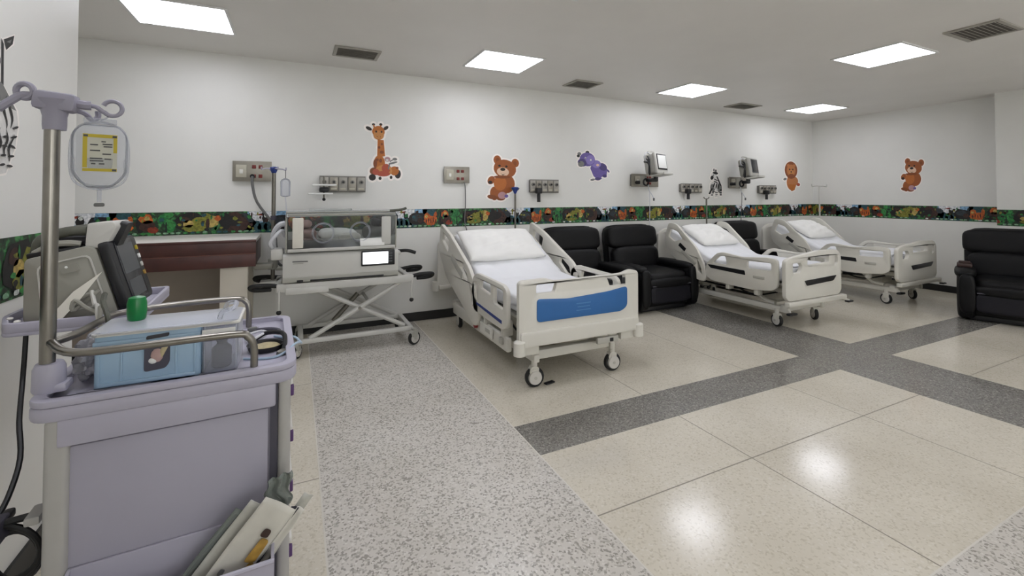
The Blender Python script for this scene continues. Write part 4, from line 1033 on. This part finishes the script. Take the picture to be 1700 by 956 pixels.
h.tube([(-.22, -.20, HZ+.055), (-.20, -.20, HZ+.052), (-.188, -.198, HZ+.052)], .011, LILACH)
h.obj('hook_head', po)
h = MB(); h.ring((-.303, -.203, HZ+.075), (.25, 1, .1), .0165, .0065, LILACH); h.obj('hook', po)
def curl(c, r0, a0, a1, n=16, tx=1, ty=0):
    return [(c[0]+tx*r0*cos(R(a0+(a1-a0)*i/n)), c[1]+ty*r0*cos(R(a0+(a1-a0)*i/n)), c[2]+r0*sin(R(a0+(a1-a0)*i/n))) for i in range(n+1)]
h = MB(); h.tube([(-.19, -.198, HZ+.052), (-.178, -.197, HZ+.050), (-.167, -.196, HZ+.040)]+curl((-.148, -.196, HZ+.049), .0185, 215, 520, 14), .0052, LILACH, smooth=2); h.obj('hook', po)
h = MB(); h.tube([(-.225, -.20, HZ+.04), (-.205, -.18, HZ+.035), (-.195, -.165, HZ+.022), (-.185, -.16, HZ+.03), (-.185, -.16, HZ+.045)], .006, LILACH); h.obj('hook', po)
h = MB(); h.tube([(-.26, -.19, HZ+.05), (-.27, -.14, HZ+.05), (-.275, -.11, HZ+.04), (-.275, -.09, HZ+.055)], .006, LILACH); h.obj('hook', po)
# bin on the front for used packaging
b = MB(); x0, x1 = -.193, .218
b.box(((x0+x1)/2, -.276, .43), (x1-x0, .008, .26), LILAC, .003)
b.box(((x0+x1)/2, -.382, .395), (x1-x0, .008, .24), LILAC, .003, (8, 0, 0)); b.box(((x0+x1)/2, -.32, .285), (x1-x0, .09, .008), LILAC, .003)
for x in (x0+.004, x1-.004): b.plate([(-.28, .56), (-.402, .51), (-.37, .28), (-.28, .28)], LILAC, .008, YZ(x), bev=.002)
b.tube([(x0, -.399, .512), (x1, -.399, .512)], .006, LILAC, smooth=0)
b.obj('bin', t)
# raised shelf behind the tray with its arm
s = MB(); so = roundpoly([(-.53, .335), (-.53+.045, .21), (-.165, .205), (-.165, .69), (-.53, .69)], .02, 4)
s.plate(so, LILAC, .012, Matrix.Translation((0, 0, .988)), bev=.004)
sc_ = [(x*.93+(-.35)*.07, y*.93+.45*.07) for x, y in so]
s.plate(so, LILAC, .03, Matrix.Translation((0, 0, 1.007)), [sc_], .004)
s.obj('shelf', t)
s = MB(); s.box((-.24, .30, .93), (.06, .14, .10), LILAC2, .012); s.cyl((-.28, .38, .90), (-.28, .38, .985), .03, ALU); s.box((-.21, .29, .86), (.05, .06, .2), ALU, .01); s.obj('shelf_arm', t)
s = MB()
for x, y in ((-.505, .27), (-.47, .215)): s.ball((x+.012, y+.01, 1.024), (.008, .008, .005), WHITE, 12)
s.tube([(-.46, .30, 1.02), (-.455, .34, 1.05), (-.43, .40, 1.055), (-.42, .44, 1.02)], .007, CABLE); s.obj('shelf_fittings', t)
s = MB(); s.box((-.268, -.20, .66), (.028, .06, .02), ALU, .005); s.tube([(-.28, -.20, .66), (-.335, -.20, .66), (-.345, -.20, .68)], .008, CABLE); s.box((-.335, -.20, .645), (.03, .05, .05), LILACD, .005); s.obj('cable_hook', t)

# ---- things on and around the cart (world coordinates)
# drip bag
t = thing('drip_bag', 'clear drip bag with yellow printed label hanging on the cart pole', 'drip bag', (-.434, 1.432, 0), 17)
def bag(u, v, sg):
    a, b_ = u*2-1, v*2-1
    k = max(0, abs(b_)-(.35 if b_ < 0 else .55))/(.65 if b_ < 0 else .45)
    w = .052*(1-(.62 if b_ < 0 else .45)*k**2.2)
    th = .016*max(0, (1-abs(a)**3))**.6*max(0, 1-abs(b_)**4)**.6*(1.25 if b_ < 0 else .8)
    return Vector((a*w, sg*th, 1.497+b_*.078))
q = MB(); q.grid(lambda u, v: bag(u, v, 1), 18, 24, BAGC); q.grid(lambda u, v: bag(u, v, -1), 18, 24, BAGC)
bmesh.ops.remove_doubles(q.bm, verts=q.bm.verts, dist=.0003)
bo = q.obj('bag', t, sharp=180, recalc=True)
q = MB(); q.tube([(-.040, 0, 1.565), (-.052, 0, 1.53), (-.052, 0, 1.46), (-.038, 0, 1.428), (0, 0, 1.416), (.038, 0, 1.428), (.052, 0, 1.46), (.052, 0, 1.53), (.040, 0, 1.565), (.015, 0, 1.579), (-.015, 0, 1.579)], .0025, CLEAR, closed=True); q.box((0, 0, 1.583), (.06, .004, .014), CLEAR, .002); q.obj('seam', bo)
q = MB(); q.tube([(0, 0, 1.585), (.01, .0, 1.592), (.018, .004, 1.600)], .002, CLEAR); q.obj('hanger', bo)
q = MB(); LY = -.0185
def lab(x0, x1, z0, z1, m2, dy=0.): q.plate([(x0, z0), (x1, z0), (x1, z1), (x0, z1)], m2, .0008, XZ(LY-dy))
lab(-.031, .031, 1.459, 1.549, mat('label_film', '#bdbcad', .5))
lab(-.031, .031, 1.541, 1.549, YEL, .0008); lab(-.031, .031, 1.459, 1.466, YEL, .0008); lab(-.031, -.023, 1.468, 1.541, YEL, .0008); lab(.024, .031, 1.505, 1.541, YEL, .0008)
for x in (-.026, .026): lab(x-.004, x+.004, 1.542, 1.547, INK, .0016)
lab(.022, .030, 1.460, 1.465, INK, .0016)
for x0, x1, z in ((.002, .010, 1.530), (.004, .022, 1.524), (.006, .022, 1.518), (-.018, -.004, 1.522), (-.018, .0, 1.508), (.004, .02, 1.500), (-.018, .004, 1.489), (-.018, .006, 1.483), (-.016, -.008, 1.476), (-.002, .008, 1.476), (.008, .02, 1.488)): lab(x0, x1, z, z+.0028, INK, .0012)
q.obj('label', bo, label='yellow and grey printed label')
q = MB(); q.tube([(.0, 0, 1.418), (.0, 0, 1.385)], .004, CLEAR, smooth=0); q.box((0, 0, 1.378), (.020, .01, .009), CABG, .003); q.obj('port', bo)

# blue storage box
t = thing('storage_box', 'pale blue plastic storage box with clear lid on the cart', 'storage box', (-.437, 1.42, .9285))
L, D, Hh = .217, .15, .128
q = MB(); q.plate(rrect(L, D, .012, 4, L/2, D/2), BLUEB, .006, Matrix.Translation((0, 0, .003)))
q.plate(rrect(L, D, .012, 4, L/2, D/2), BLUEB, Hh, Matrix.Translation((0, 0, Hh/2)), [rrect(L-.008, D-.008, .009, 4, L/2, D/2)], .002)
for x in (.012, .055, .165, .205): q.box((x, -.001, .06), (.004, .004, .1), BLUEB, .001)
q.box((L/2, -.002, .112), (L, .008, .012), BLUEB, .003); q.box((L/2, -.002, .012), (L-.02, .006, .01), BLUEB, .002)
q.obj('body', t)
q = MB(); q.plate(rrect(.08, D-.004, .008, 4, L+.042, D/2), CLEAR, .125, Matrix.Translation((0, 0, .0635)), [rrect(.074, D-.012, .006, 4, L+.042, D/2)], .001); q.plate(rrect(.08, D-.004, .008, 4, L+.042, D/2), CLEAR, .003, Matrix.Translation((0, 0, .0015))); q.box((L+.04, -.003, .105), (.075, .002, .03), PAPERW, .0005); q.obj('end_compartment', t, label='clear end compartment with white strip')
q = MB(); q.plate(rrect(.31, D+.014, .014, 5, .145, D/2), CLEAR, .010, Matrix.Translation((0, 0, Hh+.006)), bev=.003); q.plate(rrect(.31, D+.014, .014, 5, .15, D/2), WHITE, .008, Matrix.Translation((0, 0, Hh+.005)), [rrect(.296, D, .01, 5, .15, D/2)], .002); lo = q.obj('lid', t)
q = MB(); q.tube([(.255, .02, Hh+.012), (.262, .02, Hh+.03), (.285, .04, Hh+.034), (.285, .11, Hh+.034), (.262, .13, Hh+.03), (.255, .13, Hh+.012)], .006, CLEAR); q.obj('handle', lo)
q = MB(); q.plate(roundpoly([(.10, .032), (.144, .036), (.152, .05), (.152, .112), (.10, .108)], .007), LILACD, .004, XZ(-.003)); q.plate(roundpoly([(.104, .112), (.15, .116), (.15, .124), (.104, .12)], .003), DARKST, .006, XZ(-.004))
q.ball((.126, -.004, .07), (.014, .004, .018), PINK, 12); q.ball((.118, -.004, .058), (.01, .004, .008), PAPERW, 10); q.box((.138, -.005, .08), (.012, .004, .03), BEIGE, .003, (0, 25, 0)); q.obj('latch_window', t, label='dark cut-out window in the box front')
# small dark item in the end compartment
t = thing('medicine_bottle', 'dark round bottle inside the clear end of the blue box', 'bottle', (-.18, 1.475, .932))
MB().lathe([(.02, 0), (.024, .004), (.024, .05), (.012, .062), (.012, .07)], DARKST, None, 20).obj('bottle', t)
MB().lathe([(.013, .068), (.014, .07), (.014, .08), (.012, .082)], BLACK, None, 16).obj('cap', t)
# green cup on the lid
t = thing('plastic_cup', 'small green plastic cup on the blue box lid', 'cup', (-.380, 1.525, 1.0685))
MB().lathe([(.017, 0), (.020, .004), (.0215, .02), (.0215, .045), (.018, .06), (.006, .064)], GREEN, None, 24).obj('cup', t)
# crumpled plastic bag of supplies in the left corner
def crumple(name, label, c, s, mm, seed, p=2.6, amp=.1):
    q = MB(); q.cush((0, 0, 0), s, mm, p, None, 10); rr = random.Random(seed)
    from mathutils import noise as nz
    for v in q.bm.verts:
        d = nz.noise(v.co*45+Vector((seed, 0, 0)))*amp*s[0]+nz.noise(v.co*90)*amp*.5*s[0]
        v.co += v.co.normalized()*d
    zmin = min(v.co.z for v in q.bm.verts)
    for v in q.bm.verts: v.co.z -= zmin
    o = q.obj(name, sharp=25); o.location = c
    return tag(o, label, 'plastic bag')
crumple('supply_bag', 'crumpled clear bag of supplies between pole and blue box', (-.468, 1.52, .9285), (.05, .13, .10), CRINK, 3, amp=.4)
t = thing('pressure_gauge', 'grey gauge with hoses standing behind the crumpled bag', 'gauge', (-.475, 1.66, .9285))
q = MB(); q.lathe([(.022, 0), (.026, .004), (.026, .07), (.018, .085)], DARKST, None, 18); q.obj('body', t)
q = MB(); q.lathe([(.024, -.006), (.026, 0), (.024, .008)], STEELD, frame((.0, -.024, .07), (1, 0, 0), (0, 0, 1), (0, -1, 0)), 20); q.lathe([(.02, .006), (.02, .0095)], MONW, frame((.0, -.024, .07), (1, 0, 0), (0, 0, 1), (0, -1, 0)), 20); q.obj('dial', t)
q = MB(); q.tube([(0, 0, .08), (-.005, .0, .13), (-.03, .05, .16), (-.05, .13, .17)], .007, OLIVE); q.obj('hose', t)
# round black tray with beige contents, tubing and scissors at the right end
t = thing('kidney_dish', 'round black dish with beige contents on the cart end', 'dish', (-.078, 1.575, .9285))
q = MB(); q.lathe([(.03, 0), (.046, .004), (.050, .018), (.052, .020), (.046, .018), (.042, .006), (.02, .004)], BLACK, None, 28); q.obj('rim', t)
MB().ball((0, 0, .009), (.040, .040, .010), BEIGE, 18).obj('contents', t)
t = thing('stethoscope', 'black stethoscope curled over the round dish', 'stethoscope', (0, 0, 0))
MB().tube([(-.12, 1.66, .936), (-.085, 1.665, .955), (-.045, 1.635, .962), (-.028, 1.60, .960), (-.026, 1.55, .945), (-.03, 1.52, .936)], .007, CABLE).obj('tube', t)
q = MB(); q.lathe([(.016, 0), (.018, .004), (.016, .012), (.006, .016)], STEELD, Matrix.Translation((-.03, 1.508, .9285)), 18); q.obj('chest_piece', t)
tag(MB().tube([(-.13, 1.50, .934), (-.09, 1.48, .934), (-.05, 1.475, .935), (-.02, 1.50, .94), (.0, 1.53, .948), (.015, 1.56, .945), (.02, 1.60, .93), (.0, 1.63, .943), (-.03, 1.66, .936), (-.06, 1.70, .934)], .0035, TUBEB).obj('oxygen_tubing'), 'thin blue tubing looping over the cart tray edge', 'tubing')
tag(MB().tube([(-.13, 1.62, .934), (-.11, 1.66, .936), (-.08, 1.69, .946), (-.10, 1.72, .95), (-.14, 1.70, .945), (-.13, 1.65, .938), (-.09, 1.64, .962), (-.12, 1.60, .952), (-.115, 1.56, .936)], .004, TUBEW).obj('clear_tubing'), 'coiled clear tubing beside the blue box handle', 'tubing')
t = thing('hook_tool', 'grey angled tool lying at the cart back edge', 'tool', (0, 0, 0))
MB().tube([(-.13, 1.80, .935), (-.08, 1.79, .936), (-.05, 1.76, .937), (-.045, 1.72, .934)], .006, LILACD).obj('shaft', t)
MB().box((-.13, 1.80, .937), (.03, .018, .016), CABG, .004, (0, 0, 10)).obj('grip', t)
# flat clear wrappers in front of the box
o = MB().grid(lambda u, v: Vector((-.21+u*.15, 1.385+v*.028, .929+.004*sin(9*u+3*v)*sin(pi*u)+.003)), 20, 6, CLEAR).obj('plastic_wrapper', sharp=180, solid=.001)
tag(o, 'clear plastic wrapper lying in front of the blue box', 'wrapper')

# defibrillator monitor on the raised shelf
t = thing('defibrillator', 'grey defibrillator monitor on the cart shelf, dark screen facing right', 'defibrillator', (0, 0, 0))
b = MB(); b.plate(roundpoly([(-.745, 1.012), (-.53, 1.004), (-.515, 1.02), (-.575, 1.232), (-.60, 1.24), (-.745, 1.205)], .014, 4), MON, .25, XZ(2.005), bev=.006)
bo = b.obj('housing', t)
b = MB(); b.plate(roundpoly([(-.715, 1.185), (-.59, 1.215), (-.545, 1.05), (-.70, 1.03)], .02), MONW, .004, XZ(1.879), [roundpoly([(-.711, 1.181), (-.593, 1.210), (-.550, 1.054), (-.697, 1.035)], .018)]); b.plate(roundpoly([(-.66, 1.18), (-.62, 1.19), (-.612, 1.165), (-.655, 1.155)], .005), MON, .006, XZ(1.879)); b.ball((-.645, 1.876, 1.176), (.004, .003, .004), PAPERW, 10)
b.tube([(-.64, 1.87, 1.05), (-.60, 1.862, 1.085), (-.575, 1.866, 1.095)], .007, MON); b.tube([(-.60, 1.87, 1.06), (-.575, 1.862, 1.085), (-.56, 1.866, 1.10)], .006, MON); b.obj('side_relief', bo)
up = Vector((-.060, 0, .212)).normalized(); nr = Vector((up.z, 0, -up.x)); yv = Vector((0, 1, 0))
SM = lambda off: frame(Vector((-.540, 2.005, 1.135))+nr*off, yv, up, nr)
b = MB(); b.plate(rrect(.262, .236, .02, 4), BLACK, .03, SM(.012), bev=.006); b.plate(rrect(.20, .236, .01, 3, .01, 0), MONW, .012, SM(-.008)); so_ = b.obj('bezel', bo)
MB().plate(rrect(.165, .215, .008, 3, -.008, .004), SCR, .003, SM(.0285), bev=.001).obj('screen', so_, label='dark grey screen')
b = MB(); b.plate(rrect(.13, .06, .006, 3, -.01, -.06), SCRG, .002, SM(.0305)); b.plate(rrect(.15, .10, .004, 3, -.008, .045), SCRG, .001, SM(.0305)); b.plate(rrect(.012, .012, .005, 3, -.04, .10), BLACK, .002, SM(.032)); b.obj('display', so_)
b = MB()
for i, c in enumerate((YEL, PAPERW, MONW, ENVY)): b.plate(rrect(.016, .016, .004, 3, .105, .07-i*.032), c, .004, SM(.029))
b.obj('button', so_)
b = MB(); b.plate(roundpoly([(-.605, 1.235), (-.555, 1.23), (-.525, 1.30), (-.535, 1.316), (-.60, 1.312)], .008), MONW, .15, XZ(1.96), bev=.004); b.plate(rrect(.06, .09, .01, 3), BLACK, .02, frame((-.532, 1.955, 1.27), (0, 1, 0), (.35, 0, .94), (.94, 0, -.35))); b.obj('printer_box', bo, label='white top block with black opening')
b = MB()
b.tube([(-.735, 1.93, 1.215), (-.72, 1.925, 1.262), (-.66, 1.92, 1.285), (-.61, 1.92, 1.287)], .016, OLIVE, 10); b.tube([(-.74, 1.96, 1.22), (-.70, 1.95, 1.25), (-.65, 1.955, 1.25), (-.615, 1.96, 1.255)], .022, DARKST, 10)
b.tube([(-.73, 1.905, 1.22), (-.69, 1.90, 1.245), (-.65, 1.90, 1.25), (-.62, 1.905, 1.245)], .010, MON, 8); b.tube([(-.735, 2.02, 1.22), (-.7, 2.03, 1.27), (-.64, 2.03, 1.285), (-.61, 2.03, 1.27)], .018, OLIVE, 10)
b.box((-.68, 1.98, 1.222), (.13, .18, .02), BLACK, .006, (0, -9, 0)); b.obj('paddle_cables', t)
b = MB(); b.tube([(-.60, 1.862, 1.06), (-.62, 1.852, 1.045), (-.615, 1.852, 1.075), (-.585, 1.848, 1.05), (-.55, 1.83, 1.035), (-.535, 1.79, 1.06), (-.52, 1.74, 1.02), (-.50, 1.70, .99)], .006, MON); b.tube([(-.58, 1.866, 1.10), (-.565, 1.845, 1.06), (-.55, 1.815, 1.06), (-.53, 1.76, 1.03), (-.50, 1.72, .985)], .006, MONW); b.obj('sensor_leads', t)
# leaning sheet of paper
q = MB(); V = [Vector(v) for v in ((-.582, 1.868, 1.165), (-.668, 1.845, 1.022), (-.685, 1.862, 1.155), (-.645, 1.850, 1.03))]
q.plate([(0, 0), (.018, -.002), (.06, .055), (.112, .142), (.045, .085), (.0, .022)], PAPER, .0012, frame((-.665, 1.846, 1.018), (.995, 0, 0), (0, .12, .99), (0, -.99, .12)))
tag(q.obj('paper_sheet'), 'folded white paper sheet leaning against the defibrillator', 'paper sheet')
# mains cable down to the coil on the cart hook
t = thing('mains_cable', 'black mains cable hanging from the shelf, coiled beside the cart', 'cable', (0, 0, 0))
MB().tube([(-.737, 1.885, .985), (-.735, 1.875, .92), (-.725, 1.84, .84), (-.69, 1.74, .77), (-.655, 1.66, .70), (-.645, 1.58, .64), (-.645, 1.50, .60), (-.63, 1.46, .56)], .0065, CABLE).obj('cable', t)
q = MB()
for i in range(4):
    q.ring((-.600+.004*i, 1.44+.014*i, .585-.012*i), (.15+.1*i, 1, .2-.08*i), .075-.006*i, .0065, CABLE, 26)
q.obj('coil', t)
q = MB(); q.box((-.595, 1.445, .66), (.02, .06, .02), CABLE, .006); q.obj('strap', t)

# used envelopes in the bin
def env(label, c, size, ang, mm, yrot=0, extra=None):
    t = thing('paper_envelope', label, 'envelope', (0, 0, 0), 0, 'used paper packaging in the cart bin')
    F = Matrix.Translation(c) @ Matrix.Rotation(R(ang), 4, 'Y') @ Matrix.Rotation(R(yrot), 4, 'Z')
    q = MB(); w, l = size
    rr = random.Random(int(c[0]*1000)); ph = rr.uniform(0, 6)
    q.grid(lambda u, v: F @ Vector(((u-.5)*w, .004*sin(6*v+ph)+.003*sin(5*u+ph), (v-.5)*l)), 8, 16, mm)
    o = q.obj('sheet', t, sharp=180, solid=.0025)
    if extra:
        for (u, v, a, b_, m2) in extra: MB().plate(roundpoly([(u-a, v-b_), (u+a, v-b_*.8), (u+a*.9, v+b_), (u-a*.8, v+b_)], a*.6), m2, .002, F @ frame((0, -.0075, 0), (1, 0, 0), (0, 0, 1), (0, -1, 0))).obj('print', t)
    return t
env('translucent film envelope leftmost in the cart bin', (-.170, 1.312, .515), (.085, .24), 40, FILM, 3)
env('waxed paper envelope behind the big cream envelope', (-.140, 1.30, .525), (.085, .25), 40, ENV2, -4)
env('big cream envelope with ochre print in the cart bin', (-.105, 1.282, .535), (.085, .25), 39, ENV1, 2, [(.022, .015, .012, .03, ENVY), (.014, .056, .010, .010, BROWN), (.03, -.03, .008, .02, ENVY), (-.02, -.05, .006, .008, CABG)])
env('dark navy folder edge in the cart bin', (-.068, 1.288, .515), (.022, .24), 38, mat('dark_navy', '#1d1c2a', .5), 10)
env('pale narrow envelope beside the dark folder edge', (-.052, 1.292, .51), (.02, .23), 38, ENV1, 6)
env('olive edged envelope rightmost in the cart bin', (-.040, 1.304, .515), (.026, .26), 37, ENV2, 4)
o = MB().grid(lambda u, v: Vector((-.060+u*.055+.006*sin(9*v), 1.316-.02*v+.006*sin(14*u+5*v), .60+v*.085+.012*u*v)), 14, 12, FILM).obj('film_wrapper', sharp=180, solid=.001)
tag(o, 'crumpled clear film wrapper standing at the bin corner', 'wrapper')
# small black scrap on the floor
o = MB().box((1.72, 2.93, .006), (.085, .035, .012), BLACK, .004, (0, 0, 12)).obj('rubber_scrap')
tag(o, 'small black scrap on the floor between the front bed wheels', 'scrap')

# ================================================================== CAMERA, LIGHT, VIEW
cam = bpy.data.cameras.new('camera'); co = bpy.data.objects.new('camera', cam); COL.objects.link(co)
F_PX, TILT, YAW = 746., 1.2, 25.7
co.location = (0, 0, 1.40); co.rotation_euler = (R(90+TILT), 0, R(-YAW))
cam.sensor_fit = 'HORIZONTAL'; cam.sensor_width = 36; cam.lens = F_PX/1700*36
cam.shift_x = 0; cam.shift_y = -(478-(325-F_PX*math.tan(R(TILT))))/1700
cam.clip_start = .05; cam.clip_end = 60
S.camera = co
w = bpy.data.worlds.new('world'); S.world = w; w.use_nodes = True
w.node_tree.nodes['Background'].inputs[0].default_value = (1, .99, .975, 1); w.node_tree.nodes['Background'].inputs[1].default_value = 3.0
v = S.view_settings
v.view_transform = 'Standard'; v.look = 'None'; v.gamma = 1; v.use_curve_mapping = False; v.exposure = .62
